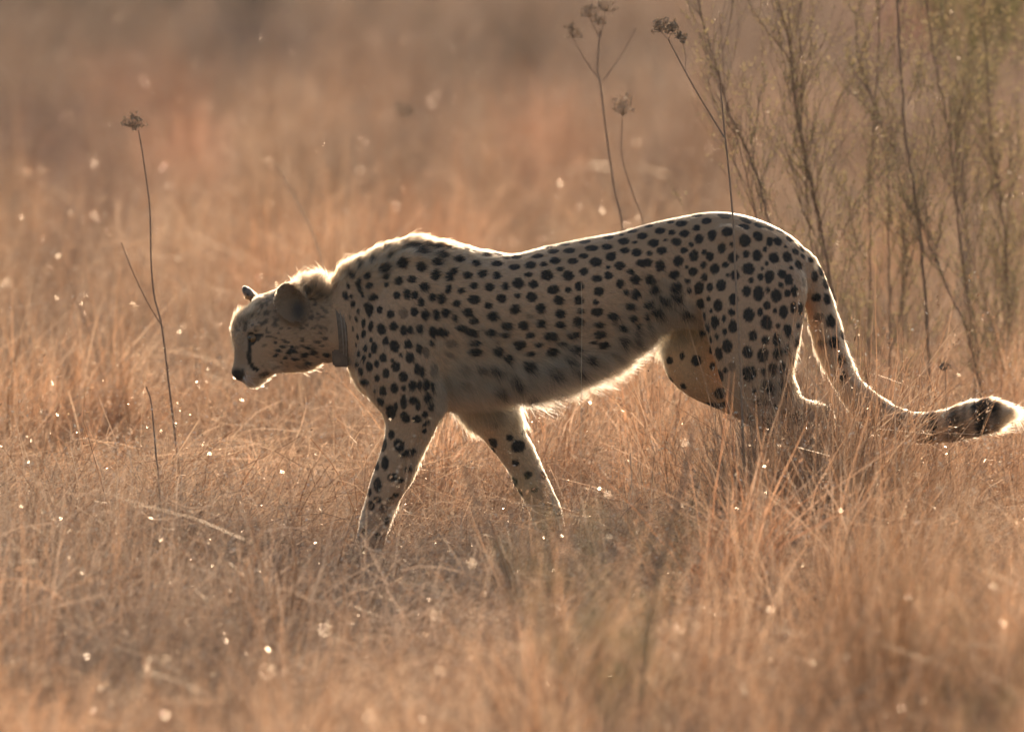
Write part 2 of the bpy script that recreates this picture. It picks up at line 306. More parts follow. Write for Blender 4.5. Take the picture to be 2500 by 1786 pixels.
# spots read off the photograph: windows (origin x, y, scale) and (x, y, half width, half height[, turn, strength])
SP = {
 (800,500,3.248): """470,350,38,24;620,357,36,28;745,380,38,16,10;905,400,45,22,35;960,350,35,15,10;1090,355,30,20;363,443,30,28;495,412,22,20;590,462,42,40;740,490,42,36;868,455,40,26,35;
1040,430,40,28;1175,462,32,32;1255,395,35,22;1345,392,38,20;1340,465,42,26;1490,412,45,20;1415,425,22,10;1480,492,40,25;1605,477,45,32;1662,405,45,20;1710,472,26,18;1785,368,45,20;1800,442,42,28;1750,335,45,15;
1840,508,30,18;1735,558,48,42;1905,560,42,42;1590,552,32,18;450,510,40,40;315,562,28,26;465,570,24,20;560,600,35,32;668,588,35,30;855,557,36,42,20;962,568,30,36,10;997,527,24,28;1110,558,32,28;1222,545,34,34;1337,560,33,33;
465,633,20,20;765,648,34,36;957,665,22,38,15;1056,680,24,28;1155,642,32,26;1280,650,36,33;1405,648,30,30;1505,622,42,42;1630,630,38,33;1785,672,40,36;247,655,18,38,-15;140,720,22,38,-30;200,785,20,24;
360,730,40,26;547,715,25,30;628,705,28,36;690,715,25,32;740,770,26,34;827,735,26,32;897,745,30,38;1018,782,28,26;1160,750,44,34;1272,800,30,24;1378,742,38,30;1503,722,24,20;1617,730,40,38;1830,757,38,36;
330,830,28,50;410,830,25,30;497,865,28,30;597,858,35,42,0,.5;685,848,28,36;773,872,32,38;858,870,26,40;935,858,32,36;1008,895,22,24;1110,855,38,34;1160,920,36,26;1310,885,42,36;1483,828,34,40;1595,880,25,15,0,.5;1685,820,36,36;1842,862,38,32;
285,935,15,30;342,960,18,40;425,985,32,46,-15;520,962,30,34;605,995,28,38;655,990,20,32;727,980,26,34;835,1005,30,44;905,1010,50,34;1060,975,40,24;1135,1010,50,28,25;1290,1012,38,26;1420,960,42,28;1550,955,40,32;1685,940,42,30;1842,950,36,24;
285,1022,22,32;345,1068,12,18;460,1078,22,32;530,1120,34,48,-15;637,1103,30,34;722,1135,26,36;780,1170,25,45,0,.6;820,1095,20,18;980,1100,45,30,0,.6;1165,1095,44,24;1400,1035,34,18;1345,1090,28,14,0,.6;1600,1035,36,24;1765,1040,52,34;
300,1135,16,28;367,1133,24,40;250,1180,12,30,-20;335,1190,12,20;290,1220,14,26;440,1210,28,34;580,1190,14,16;510,1230,12,14;650,1210,32,40;970,1190,45,18,30,.5;1170,1165,52,28;1350,1160,42,38;1440,1215,35,26;1520,1110,48,36;1670,1110,35,18;1605,1182,38,20;1780,1165,48,32;1860,1100,45,12;
240,1265,14,28,-20;330,1280,26,38;390,1258,20,26;540,1280,34,40,-15;707,1295,22,44;745,1320,20,44;840,1310,30,60,0,.6;1085,1300,45,35,0,.5;1225,1305,44,30,20,.8;1330,1305,42,32;1600,1275,48,38;1800,1300,50,26,-15;
265,1320,18,28,-20;390,1370,20,26;460,1335,26,38;600,1358,32,40;290,1402,42,20;780,1430,26,46;727,1430,20,34;672,1432,28,40;605,1450,20,24;525,1453,30,38;440,1473,28,36;375,1470,10,14;1090,1405,55,25,0,.5;1490,1380,50,30,10;1350,1460,52,26,10;1590,1468,52,24,10;1790,1450,55,25;1880,1435,40,30;830,1440,14,40;
700,340,70,14,15;800,330,60,14,15;560,280,50,14,-15;880,340,50,12,15;250,470,18,26,-15;190,560,16,30,-20;120,470,14,36;290,430,16,22;250,600,14,24;330,640,30,22""",
 (800,900,3.248): """420,255,34,30;500,340,40,60;540,300,14,36;602,262,26,55;680,250,35,30;712,280,18,45;790,225,30,36;815,300,24,30;768,360,25,28;615,385,34,48,-30;710,398,40,28,10;780,430,30,14,-30;765,490,20,14,-30;505,520,26,36;565,605,40,50,-15;
445,600,30,50;640,665,60,24,-20;455,745,28,55;390,770,24,36;640,790,30,20,-20;515,860,38,34;395,920,32,56;318,945,14,36;580,880,25,20;340,1080,40,35;395,1035,30,25;500,1045,30,30;540,1000,25,20;230,1250,15,30;
1055,365,60,26,15;1325,445,22,20,0,.5;1310,585,36,40;1310,640,20,30;1510,610,55,45;1545,500,25,30;1490,740,30,25;1590,840,30,28;1710,840,35,35;1640,960,25,20;470,1200,25,30;400,1330,30,30;300,1400,30,30""",
 (1300,450,3.248): """1305,245,42,20;1380,290,38,32;1525,245,55,40,15;1690,285,50,20,25;1180,310,45,28;1095,300,30,12;920,330,35,12;1300,345,30,26;1423,400,34,44;1545,375,45,38;1320,432,34,40;
790,370,45,20;870,408,42,26;1010,368,40,28;1105,382,26,20;1205,388,38,28;705,400,20,12;600,420,42,22;722,450,42,28;810,460,20,12;960,465,42,32;1055,440,14,12;1140,455,40,30,10;1255,475,20,18;
255,472,48,16;140,495,35,12;415,455,45,18,-5;470,505,50,24;290,525,46,22;150,530,40,14;590,495,42,24;730,525,36,24;825,540,40,32;925,548,22,18;1025,525,42,28;1200,522,28,22;1280,565,34,44;1360,535,20,20;1405,570,30,38;1500,505,32,38;1580,475,18,16;1590,580,38,40;
38,568,35,18;177,605,42,26;320,608,38,26;405,567,35,20;500,615,46,36;620,570,40,36;85,635,25,14;215,668,25,16;600,655,18,12;690,645,40,32;860,625,36,30;910,620,36,30;1012,645,38,42;1155,605,38,40;1355,640,24,26;1445,668,38,38;1530,638,26,22;
110,718,48,38;283,722,42,42;405,690,30,30;510,745,40,28;600,722,34,28;775,692,28,24;930,755,36,36;1120,715,42,30,-20;1270,690,32,34;1225,655,15,12;1605,720,34,40;1545,720,12,12;
160,830,40,34;280,835,24,22;370,808,34,34;525,848,40,34;692,790,28,36;810,755,38,36;1363,738,26,32;1232,765,24,18;1135,812,46,32,-20;1320,820,36,48,15;1495,800,38,44;1407,815,26,34;965,833,45,26,-25;1243,840,18,20;
205,920,42,34;365,918,36,34;500,935,24,18;740,855,22,20;815,870,40,38,-15;775,970,40,24;920,950,45,26,-35;1030,905,22,26,-30;1140,890,50,20,5;1335,945,40,38,20;1397,905,18,20;1470,960,36,46;1595,910,36,46;
60,985,38,36;217,1020,40,32;380,1005,25,20;510,1010,46,32;635,1045,42,28;800,1065,36,24;1070,930,50,16,-38;980,995,50,18,-38;905,1050,18,35,-15;1000,1020,45,26;1220,1022,55,30;1415,1000,12,20;1365,1035,14,24;1518,1063,18,24;1578,1012,26,28;
62,1105,42,26;215,1112,32,26;360,1090,38,36;520,1112,40,22;710,1140,36,26;655,1100,25,18,0,.5;835,1140,22,35;930,1130,18,50,0,.6;820,1230,26,75,0,.8;1390,1130,26,38;1445,1088,36,48;1590,1125,32,50;1525,1165,18,26;1353,1172,24,26;1463,1200,18,24;1415,1225,12,28;
140,1200,50,32;325,1195,46,26;530,1193,46,28;480,1255,30,12;45,1270,32,18;235,1265,40,12;560,1275,44,26,-15;720,1235,38,32;150,1330,46,30;340,1300,50,26;300,1380,40,20;455,1375,38,32;670,1350,70,20,25,.5;595,1430,40,40,0,.6;
1545,1280,40,50;1475,1340,38,50,15;1415,1310,10,30;180,1465,52,30;360,1455,42,36;1585,1440,28,35,0,.5;1490,1510,34,60,15;1530,1470,20,20;1085,1395,36,28;1185,1360,20,30;1300,1395,40,44,-20;1425,1440,20,30;1095,1540,25,25;1195,1600,25,30;1040,1345,12,30;250,1590,40,25;160,1600,50,25""",
 (1500,650,2.953): """1100,870,42,45;1218,850,35,45;1215,900,28,45;1065,975,55,25;1010,895,18,16;765,785,36,50,15;760,915,40,40;710,1000,60,25;785,1000,35,25;1165,1005,18,14;980,1085,28,35;1115,1135,55,42;1310,1080,60,30;1330,1100,40,40;1230,1060,30,40;1090,1250,40,28;950,1130,20,12;1300,885,18,30""",
 (1780,480,3.123): """120,335,44,48;115,230,40,26,15;220,300,34,42,-40;130,180,50,20,15;230,220,42,18,20;305,240,35,20,20;230,175,45,18,15;320,210,30,22;380,215,35,16,20;385,262,35,12,10;308,345,26,36;370,340,34,36;460,322,32,28;500,290,50,20,30;275,400,15,22;430,380,12,12;505,415,30,24;545,390,35,20,40;560,450,20,20;
213,450,36,42;340,467,38,42;443,460,32,42;530,520,34,40;472,543,16,14;130,437,26,26;146,548,42,46;285,508,14,20;250,548,12,14;240,610,22,30;305,608,34,48,10;403,588,32,34;455,632,34,42;168,637,20,22;395,670,18,18;570,650,24,40,0,.5;650,600,30,36;133,718,30,42;223,738,36,60;295,708,14,24;360,752,40,48;445,737,24,28;497,720,26,42;
665,765,36,30,-20;735,655,34,42;745,775,26,42;810,832,38,46;775,950,40,48;680,915,40,28,0,.7;860,1050,36,40;800,1110,36,42;712,1115,45,30,0,.7;910,1185,30,45;855,1240,30,45;870,1365,25,35;960,1310,40,40;700,560,25,40;620,480,20,25;650,440,25,15;680,420,15,20;760,600,20,40;
290,828,28,32;350,868,16,20;237,880,20,32;150,898,40,50;490,845,25,42;545,850,22,45;285,960,44,52,-15;415,880,32,48;373,982,18,22;445,1018,28,48,-15;525,980,22,20;565,960,18,20;180,1060,32,40;275,1092,30,30;360,1090,26,50;500,1100,32,35;435,1165,26,32;140,1185,36,46,-15;258,1205,40,55,15;365,1195,32,42;470,1240,35,30;
330,1310,32,42;405,1310,30,48;260,1330,16,24;152,1345,54,54""",
 (1900,750,3.608): """1060,960,30,50,0,.7;1330,950,50,60;1340,1030,50,60;1340,1120,50,70;1540,1000,55,60,0,.8;1560,1090,55,60,0,.8;1640,1050,25,60,0,.6;1640,1120,25,40,0,.6;1760,880,50,60;1770,950,55,60;1780,1040,50,60;1880,880,40,50;1890,940,35,40,0,.7;900,840,30,50,0,.6;780,960,40,60,0,.7""",
 (500,600,4.06): """1670,145,35,30;1550,210,14,40,-10;1480,300,12,36,0,.8;1350,200,12,50,0,.8;1430,270,13,50,-15,.8;870,1045,40,14,15;980,1080,32,22;1080,1060,28,24;1200,1080,28,22;1010,1160,30,22;730,1035,20,12;760,1000,20,10;700,1085,28,9,-30;830,1060,25,10;800,1110,20,8;890,1120,35,8,10;
960,930,20,18,0,.8;1190,915,25,12,0,.8;1110,950,25,12,0,.8;1150,990,20,10,0,.6;800,948,30,11,22,.8;960,992,24,10,15,.8;1020,1012,28,10,20;700,960,14,8;860,1000,18,9;760,1150,16,7,0,.6;900,1180,18,8,0,.6;590,1275,48,22,-8,.85;1090,800,20,10,0,.4;1200,650,16,20,0,.5;1120,720,18,14,0,.4;930,300,14,44,10;975,270,10,40,10;1035,260,12,50,0;1085,310,12,40,-10;1125,280,10,40,-15;1190,330,14,36,-30;1020,440,30,30,0,.8;1000,330,20,30,0,.6;1080,380,20,34,0,.5;
1520,640,14,22;1500,720,12,28,-20;1600,590,22,22;1560,480,13,36,-15;1420,400,12,32,-20;1450,500,10,26,-25;1505,380,13,30,-10;1545,330,14,28;1465,820,10,26,0,.8;1515,900,12,26,-10;1530,1050,10,22;1515,1180,9,24;1550,1240,14,26;1500,980,9,22,0,.8;1585,1110,12,20;1440,700,9,24,0,.6;
405,800,14,40,0,.7;350,780,10,14,0,.5;390,720,10,12,0,.5;440,690,12,10,0,.5;310,800,9,12,0,.5;300,730,9,12,0,.5;760,1250,20,8,0,.3""",
}
spots = []
for (ox, oy, s), txt in SP.items():
    for it in txt.replace('\n', '').split(';'):
        q = [float(v) for v in it.split(',')]
        px, py, rx, ry = ox + q[0] / s, oy + q[1] / s, q[2] / s * 1.04 + .6, q[3] / s * 1.04 + .6
        rot = q[4] if len(q) > 4 else 0; st = q[5] if len(q) > 5 else 1
        if any(abs(px - o[0]) < .45 * (rx + o[2]) and abs(py - o[1]) < .45 * (ry + o[3]) and o[6] != (ox, oy) for o in spots): continue
        p = hit(px, py)
        if p is None: continue
        g = 1.22 if ox == 500 and px < 800 else 1.0
        spots.append((px, py, rx * g, ry * g, rot, st, (ox, oy), np.array(p)))
# dark lines of the face: near tear line and eye rim
def dark_line(pts, w, st=1):
    for a in catmull([(x, y) for x, y in pts], 5):
        px, py = 500 + a[0] / 4.06, 600 + a[1] / 4.06
        p = hit(px, py)
        if p is not None: spots.append((px, py, w / 4.06, w / 4.06, 0, st, (0, 0), np.array(p)))
for k in range(95):
    a, b, c_, d = R.choice([(1195, 1330, 1060, 1190), (880, 960, 1200, 1370), (1250, 1370, 1180, 1370), (1900, 2040, 1010, 1370), (1850, 1950, 1060, 1370)])
    px, py = R.uniform(a, b), R.uniform(c_, d); p = hit(px, py)
    if p is not None and not any(math.hypot(px - o[0], py - o[1]) < 26 for o in spots):
        spots.append((px, py, R.uniform(7, 11), R.uniform(9, 14), 0, 1, (1, 1), np.array(p)))
dark_line([(462, 870), (450, 930), (442, 1010), (436, 1080), (446, 1150), (480, 1205), (515, 1225)], 21)
dark_line([(455, 885), (500, 880), (545, 878), (575, 885)], 12, .8)
dark_line([(460, 888), (466, 945)], 38, 1)
dark_line([(500, 892), (548, 890)], 17, .95)
dark_line([(496, 940), (520, 925)], 18, .9)
dark_line([(478, 885), (560, 880)], 13, 1)
dark_line([(610, 895), (700, 912)], 10, .8); dark_line([(760, 930), (830, 955)], 11, .8)
dark_line([(490, 900), (530, 895)], 20, .85)
dark_line([(490, 930), (505, 925)], 18, .8)
dark_line([(480, 945), (530, 930), (570, 895)], 9, .7)
dark_line([(360, 1340), (380, 1270), (370, 1230)], 12, .7)

def vnoise(P, s, seed=0):
    """cheap smooth 3-D value noise, numpy"""
    Q = P * s + seed * 17.3; I = np.floor(Q).astype(np.int64); f = Q - I; f = f * f * (3 - 2 * f)
    def h(i, j, k):
        n = (i * 73856093) ^ (j * 19349663) ^ (k * 83492791) ^ (seed * 2654435)
        n = (n ^ (n >> 13)) * 1274126177; return ((n ^ (n >> 16)) & 0xffff) / 65535.0
    r = 0
    for a in (0, 1):
        for b in (0, 1):
            for c in (0, 1):
                w = (f[:, 0] if a else 1 - f[:, 0]) * (f[:, 1] if b else 1 - f[:, 1]) * (f[:, 2] if c else 1 - f[:, 2])
                r = r + w * h(I[:, 0] + a, I[:, 1] + b, I[:, 2] + c)
    return r

def sstep(x, a, b):
    t = np.clip((x - a) / (b - a), 0, 1); return t * t * (3 - 2 * t)

def spot_mask(P, jitter):
    m = np.zeros(len(P))
    for mirror in (False, True):
        Q = P.copy()
        if mirror: Q[:, 1] *= -1
        order = np.argsort(Q[:, 0]); xs = Q[order, 0]
        for (px, py, rx, ry, rot, st, o, c) in spots:
            rxm, rym = rx * PXM, ry * PXM; rm = max(rxm, rym) * 1.3
            a, b = np.searchsorted(xs, c[0] - rm), np.searchsorted(xs, c[0] + rm)
            if a >= b: continue
            ix = order[a:b]; D = Q[ix] - c
            k = np.abs(D[:, 2]) < rm; ix = ix[k]; D = D[k]
            if not len(ix): continue
            ca, sa = math.cos(math.radians(-rot)), math.sin(math.radians(-rot))
            u = D[:, 0] * ca + D[:, 2] * sa; v = -D[:, 0] * sa + D[:, 2] * ca
            d = np.sqrt((u / rxm) ** 2 + (v / rym) ** 2 + (D[:, 1] / (max(rxm, rym) * 1.15)) ** 2) + jitter[ix]
            m[ix] = np.maximum(m[ix], st * (1 - sstep(d, .88, 1.14)))
    return m

TAN = np.array([.47, .275, .155]); BACK = np.array([.36, .195, .095]); CREAM = np.array([.60, .42, .28]); ORN = np.array([.55, .30, .12]); DARK = np.array([.004, .003, .0025])
GREY = np.array([.22, .135, .075])
def coat(P, jit=0.10):
    q = proj(P); x, y = q[:, 0], q[:, 1]
    n1 = vnoise(P, 14, 1); n2 = vnoise(P, 60, 2)
    c = TAN[None] * (0.9 + .2 * n1[:, None])
    def mix(c, col, w): return c * (1 - w[:, None]) + col[None] * w[:, None]
    topl = np.interp(x, [800, 900, 1000, 1250, 1450, 1750, 1900, 2000], [690, 600, 570, 612, 570, 510, 545, 620])
    c = mix(c, BACK, .7 * (1 - sstep(y - topl, 10, 110)) * (x > 820))
    bot = np.interp(x, [850, 1050, 1250, 1400, 1500, 1570, 1640, 1700], [1000, 1010, 985, 950, 915, 885, 810, 760])
    c = mix(c, CREAM, .85 * sstep(y - bot, -150, -10) * sstep(x, 1040, 1110) * (1 - sstep(x, 1660, 1720)))
    c = mix(c, ORN * .75, .6 * sstep(y, 960, 1040) * sstep(x, 1060, 1120) * (1 - sstep(x, 1350, 1420)))
    c = mix(c, BACK * .5, .9 * (1 - sstep(np.abs(x - 764), 34, 50)) * (1 - sstep(y, 690, 730)))
    mane = sstep(x, 700, 740) * (1 - sstep(x, 1080, 1160)) * (1 - sstep(y - np.interp(x, [700, 800, 838, 900, 1000, 1100], [700, 705, 655, 625, 590, 600]), 8, 34))
    c = mix(c, np.array([.15, .070, .028]), .75 * mane * (.5 + .5 * vnoise(P * np.array([1, 1, .4]), 110, 27)))
    far_thigh = (P[:, 1] > .0) & (x > 1590) & (x < 1800) & (y > 760)
    c = mix(c, ORN * 1.05, .6 * far_thigh.astype(float))
    # head
    hd = 1 - sstep(x, 780, 830)
    c = mix(c, GREY, .75 * hd * (1 - sstep(y, 790, 850)) * (.65 + .35 * n2))
    c = mix(c, TAN * .85, .5 * hd * (y > 780))
    c = mix(c, CREAM * .85, .65 * hd * sstep(y, 900, 935))
    c = mix(c, np.array([.29, .185, .115]), .85 * hd * (1 - sstep(np.abs(x - 585), 20, 34)) * (y < 905) * (y > 770))
    c = mix(c, CREAM * .8, .55 * np.exp(-((x - 655) / 60) ** 2 - ((y - 905) / 26) ** 2) * hd)
    nose = np.exp(-(((x - 578) / 21) ** 2 + ((y - 915) / 16) ** 2) ** 2)
    c = mix(c, DARK, np.clip(nose * 1.2, 0, 1) * (x < 600))
    rim = np.exp(-(((x - 714) / 46) ** 2 + ((y - 742) / 56) ** 2) ** 4) * (P[:, 1] < -.060)
    c = mix(c, np.array([.19, .11, .06]), .9 * rim)
    ear = np.exp(-(((x - 728) / 20) ** 2 + ((y - 756) / 34) ** 2) ** 1.3)  # shade in the hollow of the near ear, painted into the coat colour
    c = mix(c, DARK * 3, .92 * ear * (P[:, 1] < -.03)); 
    ear2 = (x > 580) & (x < 632) & (y < 722) & (P[:, 1] > .02)
    c = mix(c, np.array([.10, .09, .09]), .8 * ear2.astype(float))
    jt = (vnoise(P * np.array([.55, 1, 1.0]), 330, 3) - .5) * 2 * jit
    m = spot_mask(P, jt)
    # undrawn lower legs get small random spots from cell noise
    # fine dark speckle of the crown and nape
    m = np.maximum(m, .75 * hd * (y < 815) * (1 - rim) * sstep(vnoise(P, 165, 6), .56, .74))
    m = np.maximum(m, .6 * hd * (y > 840) * (x > 640) * (y < 905) * sstep(vnoise(P * np.array([.7, 1, 1.5]), 150, 26), .66, .78))
    tl = (x > 2140) & (y > 930); ring = 0
    for bx, bs, bw in ((2192, .7, 11), (2268, 1, 15), (2325, .85, 12), (2349, .6, 7), (2394, 1, 15), (2428, .8, 8)):
        ring = ring + bs * np.exp(-((x + (y - 1030) * .12 - bx) / bw) ** 4)
    m = np.maximum(m, np.clip(ring, 0, 1) * tl)
    c = mix(c, DARK, m)
    return np.clip(c, 0, 1)

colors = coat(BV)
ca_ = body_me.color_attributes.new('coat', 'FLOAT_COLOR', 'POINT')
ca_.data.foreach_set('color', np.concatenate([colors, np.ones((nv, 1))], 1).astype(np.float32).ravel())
body_me.polygons.foreach_set('use_smooth', [True] * len(body_me.polygons))
m, nt, out = nodes_of('cheetah_skin')
a = add(nt, 'ShaderNodeAttribute', attribute_name='coat'); nz = add(nt, 'ShaderNodeTexNoise'); nz.inputs['Scale'].default_value = 400
tc = add(nt, 'ShaderNodeTexCoord'); nt.links.new(tc.outputs['Object'], nz.inputs['Vector'])
hs = add(nt, 'ShaderNodeHueSaturation'); mr = add(nt, 'ShaderNodeMapRange'); mr.inputs[3].default_value = .75; mr.inputs[4].default_value = 1.15
nt.links.new(nz.outputs[0], mr.inputs[0]); nt.links.new(mr.outputs[0], hs.inputs['Value']); nt.links.new(a.outputs['Color'], hs.inputs['Color'])
b = add(nt, 'ShaderNodeBsdfPrincipled'); b.inputs['Roughness'].default_value = .6; b.inputs['Specular IOR Level'].default_value = .25
nt.links.new(hs.outputs[0], b.inputs['Base Color']); nt.links.new(b.outputs[0], out.inputs[0])
body_me.materials.clear(); body_me.materials.append(m)
cheetah = empty('cheetah', (0, 0, 0))
tag(cheetah, 'spotted cheetah with a collar walking left with lowered head through dry grass', 'cheetah')
link('body', body_me, cheetah)

# fur: flow direction on screen (dx, dy down), length in mm, lift
FL = np.array([
 (575,880,.25,-1,2,.2),(575,910,.2,-1,.6,.1),(565,830,.1,-1,5,.7),(575,770,.0,-1,13,.8),(610,745,.6,-.8,10,.6),(690,705,1,-.2,7,.5),(650,780,1,-.3,5,.25),
 (680,850,1,.2,9,.3),(720,820,1,.0,8,.3),(610,948,.5,.9,7,.7),(640,940,.7,.8,8,.6),(600,900,.6,.3,3,.3),(690,905,.9,.5,9,.6),(750,905,1,.6,11,.6),(620,830,.5,0,2,.2),
 (716,742,.1,-1,3,.4),(745,770,.4,.4,4,.3),(600,710,0,-1,3,.3),(735,690,-.1,-1,20,.9),(765,680,.15,-1,19,.9),(795,700,.4,-1,20,.9),(780,780,1,.3,9,.3),(780,860,1,.3,9,.3),(825,720,.3,-.6,4,.2),
 (825,800,.3,.8,2,.1),(835,875,.3,.8,2,.1),(838,655,.3,-1,17,.8),(862,645,.4,-1,18,.7),(905,625,.6,-.8,16,.6),(960,600,.8,-.6,16,.5),(1010,590,1,-.6,20,.55),(1060,595,1,-.4,18,.45),(1110,605,1,-.05,12,.35),
 (1170,615,1,.05,10,.25),(1250,625,1,.05,6,.18),(1400,600,1,-.15,5,.15),(1560,560,1,-.2,5,.15),(1750,522,1,.05,5,.15),(1880,550,.8,.5,5,.15),(1960,600,.5,.8,6,.3),(1990,650,.3,1,7,.3),
 (860,750,.4,.8,10,.3),(880,700,.5,.5,12,.3),(856,880,0,1,10,.65),(876,960,0,1,9,.6),(950,750,.7,.7,8,.2),(1000,660,.9,.5,10,.2),(950,900,.2,1,7,.2),(1040,870,.6,.9,12,.25),
 (1150,700,1,.4,10,.2),(1150,820,1,.5,16,.25),(1300,700,1,.3,9,.2),(1300,830,1,.35,13,.22),(1450,700,1,.2,7,.2),(1450,820,1,.25,12,.25),(1120,930,.9,.7,24,.4),(1200,975,.8,1,24,.55),
 (1280,955,.8,.9,31,.65),(1340,940,.8,.9,32,.65),(1400,920,.8,.9,32,.65),(1480,890,.9,.8,31,.6),(1550,855,.9,.7,29,.55),(1600,810,.8,.7,26,.5),(1630,760,.3,.9,20,.35),(1560,770,.8,.5,14,.3),
 (1700,600,.6,.6,6,.2),(1750,700,.2,1,6,.2),(1850,850,.1,1,6,.2),(1800,620,.4,.9,6,.2),(1940,850,.3,1,14,.55),(1930,930,.3,1,16,.6),(1900,750,.1,1,6,.2),(1660,880,0,1,5,.25),(1760,1000,.6,.8,5,.3),(1880,1060,.6,.7,6,.3),
 (980,1050,-.3,1,6,.3),(930,1100,-.3,1,4,.3),(1022,1120,.0,1,9,.7),(940,1200,-.3,1,4,.3),(962,1250,0,1,8,.7),(910,1350,-.1,1,3,.3),(1220,1080,.4,1,6,.4),(1300,1080,.6,1,7,.6),(1320,1200,.5,1,6,.5),(1350,1350,0,1,3,.3),
 (2020,700,.3,1,9,.3),(2050,800,.3,1,10,.35),(2080,900,.5,.9,12,.4),(2150,1010,1,.6,10,.4),(2260,1040,1,0,10,.4),(2360,1020,1,-.25,12,.45),(2420,1008,1,-.05,18,.5),(2460,1005,1,0,34,.45),
 (2000,1100,-.1,1,5,.3),(2000,1350,-.3,1,3,.3),(1930,1250,-.2,1,4,.3)])

def make_fur(N, name, seed):
    rs = np.random.RandomState(seed)
    A, B, C = BV[TI[:, 0]], BV[TI[:, 1]], BV[TI[:, 2]]
    nrm = np.cross(B - A, C - A); area = np.linalg.norm(nrm, axis=1)
    fy = -nrm[:, 1] / (area + 1e-12)
    w = area * np.where(fy > -.35, 1.0, 0.35)
    tri = rs.choice(len(TI), N, p=w / w.sum())
    u, v = rs.rand(N), rs.rand(N); k = u + v > 1; u[k] = 1 - u[k]; v[k] = 1 - v[k]; wgt = 1 - u - v
    P = A[tri] * wgt[:, None] + B[tri] * u[:, None] + C[tri] * v[:, None]
    n = BN[TI[tri, 0]] * wgt[:, None] + BN[TI[tri, 1]] * u[:, None] + BN[TI[tri, 2]] * v[:, None]
    n /= np.linalg.norm(n, axis=1)[:, None]
    q = proj(P); acc = np.zeros((N, 4)); ws = np.zeros(N)
    for f in FL:
        d2 = (q[:, 0] - f[0]) ** 2 + (q[:, 1] - f[1]) ** 2 + 30
        wi = 1 / d2 ** 2; ws += wi
        dl = math.hypot(f[2], f[3]); acc += wi[:, None] * np.array([f[2] / dl, f[3] / dl, f[4], f[5]])[None]
    acc /= ws[:, None]
    # drop hairs on the nose leather, inside the eye and under the collar
    bald = (((q[:, 0] - 578) / 20) ** 2 + ((q[:, 1] - 915) / 14) ** 2 < 1) | (((q[:, 0] - 618) / 9) ** 2 + ((q[:, 1] - 826) / 8) ** 2 < 1)
    keep = ~bald; P, n, acc, q = P[keep], n[keep], acc[keep], q[keep]; N = len(P)
    f = np.stack([acc[:, 0], rs.randn(N) * .08, -acc[:, 1]], 1)
    f -= n * (f * n).sum(1)[:, None]; f /= (np.linalg.norm(f, axis=1)[:, None] + 1e-6)
    cl = vnoise(P, 130, 9) - .5; cl2 = vnoise(P, 130, 10) - .5
    side = np.cross(n, f)
    L = acc[:, 2] * .001 * (.6 + .6 * rs.rand(N)) * (.65 + .7 * vnoise(P, 70, 12)) * (.75 + .5 * vnoise(P, 190, 14)); long_ = sstep(L, .008, .02); L = L * np.where((rs.rand(N) < .10) & (long_ > .05), 1.35, 1.0)
    f = f + side * (rs.randn(N) * (.16 + .14 * long_) + cl * (.5 + 1.0 * long_))[:, None]
    lift = acc[:, 3] * (.6 + .8 * rs.rand(N)) + cl2 * .5 * long_
    lift = np.maximum(lift, .06)
    K = 4; pts = np.zeros((N, K, 3))
    for i in range(K):
        t = i / (K - 1)
        pts[:, i] = P - n * .0008 + (n * (lift * (t * 1.5 - .6 * t * t))[:, None] + f * (t * .75 + .35 * t * t)) * L[:, None]
    # droop of long belly hair
    pts[:, :, 2] -= (np.linspace(0, 1, K) ** 2)[None] * (L * .25 * (L > .02))[:, None]
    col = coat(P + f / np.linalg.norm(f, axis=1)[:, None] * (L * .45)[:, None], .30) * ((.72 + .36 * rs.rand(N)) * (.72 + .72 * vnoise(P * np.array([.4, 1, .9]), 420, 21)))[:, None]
    cu = bpy.data.hair_curves.new(name); cu.add_curves([K] * N)
    cu.attributes['position'].data.foreach_set('vector', pts.astype(np.float32).ravel())
    r0 = .00030 + .00012 * rs.rand(N) - .00008 * long_
    rad = r0[:, None] * np.array([1, .95, .7, .2])[None]
    ra = cu.attributes.get('radius') or cu.attributes.new('radius', 'FLOAT', 'POINT')
    ra.data.foreach_set('value', rad.astype(np.float32).ravel())
    cc = cu.attributes.new('coat', 'FLOAT_COLOR', 'CURVE')
    cc.data.foreach_set('color', np.concatenate([np.clip(col, 0, 1), np.ones((N, 1))], 1).astype(np.float32).ravel())
    return cu

def fur_mat():
    m, nt, out = nodes_of('cheetah_fur')
    a = add(nt, 'ShaderNodeAttribute', attribute_name='coat')
    h = add(nt, 'ShaderNodeBsdfHairPrincipled'); h.parametrization = 'COLOR'
    h.inputs['IOR'].default_value = 1.35; h.inputs['Roughness'].default_value = .52; h.inputs['Radial Roughness'].default_value = .6
    nt.links.new(a.outputs['Color'], h.inputs['Color'])
    nt.links.new(h.outputs[0], out.inputs[0]); return m
tag(link('fur', make_fur(420000, 'fur', 5), cheetah, fur_mat()), kind='stuff')

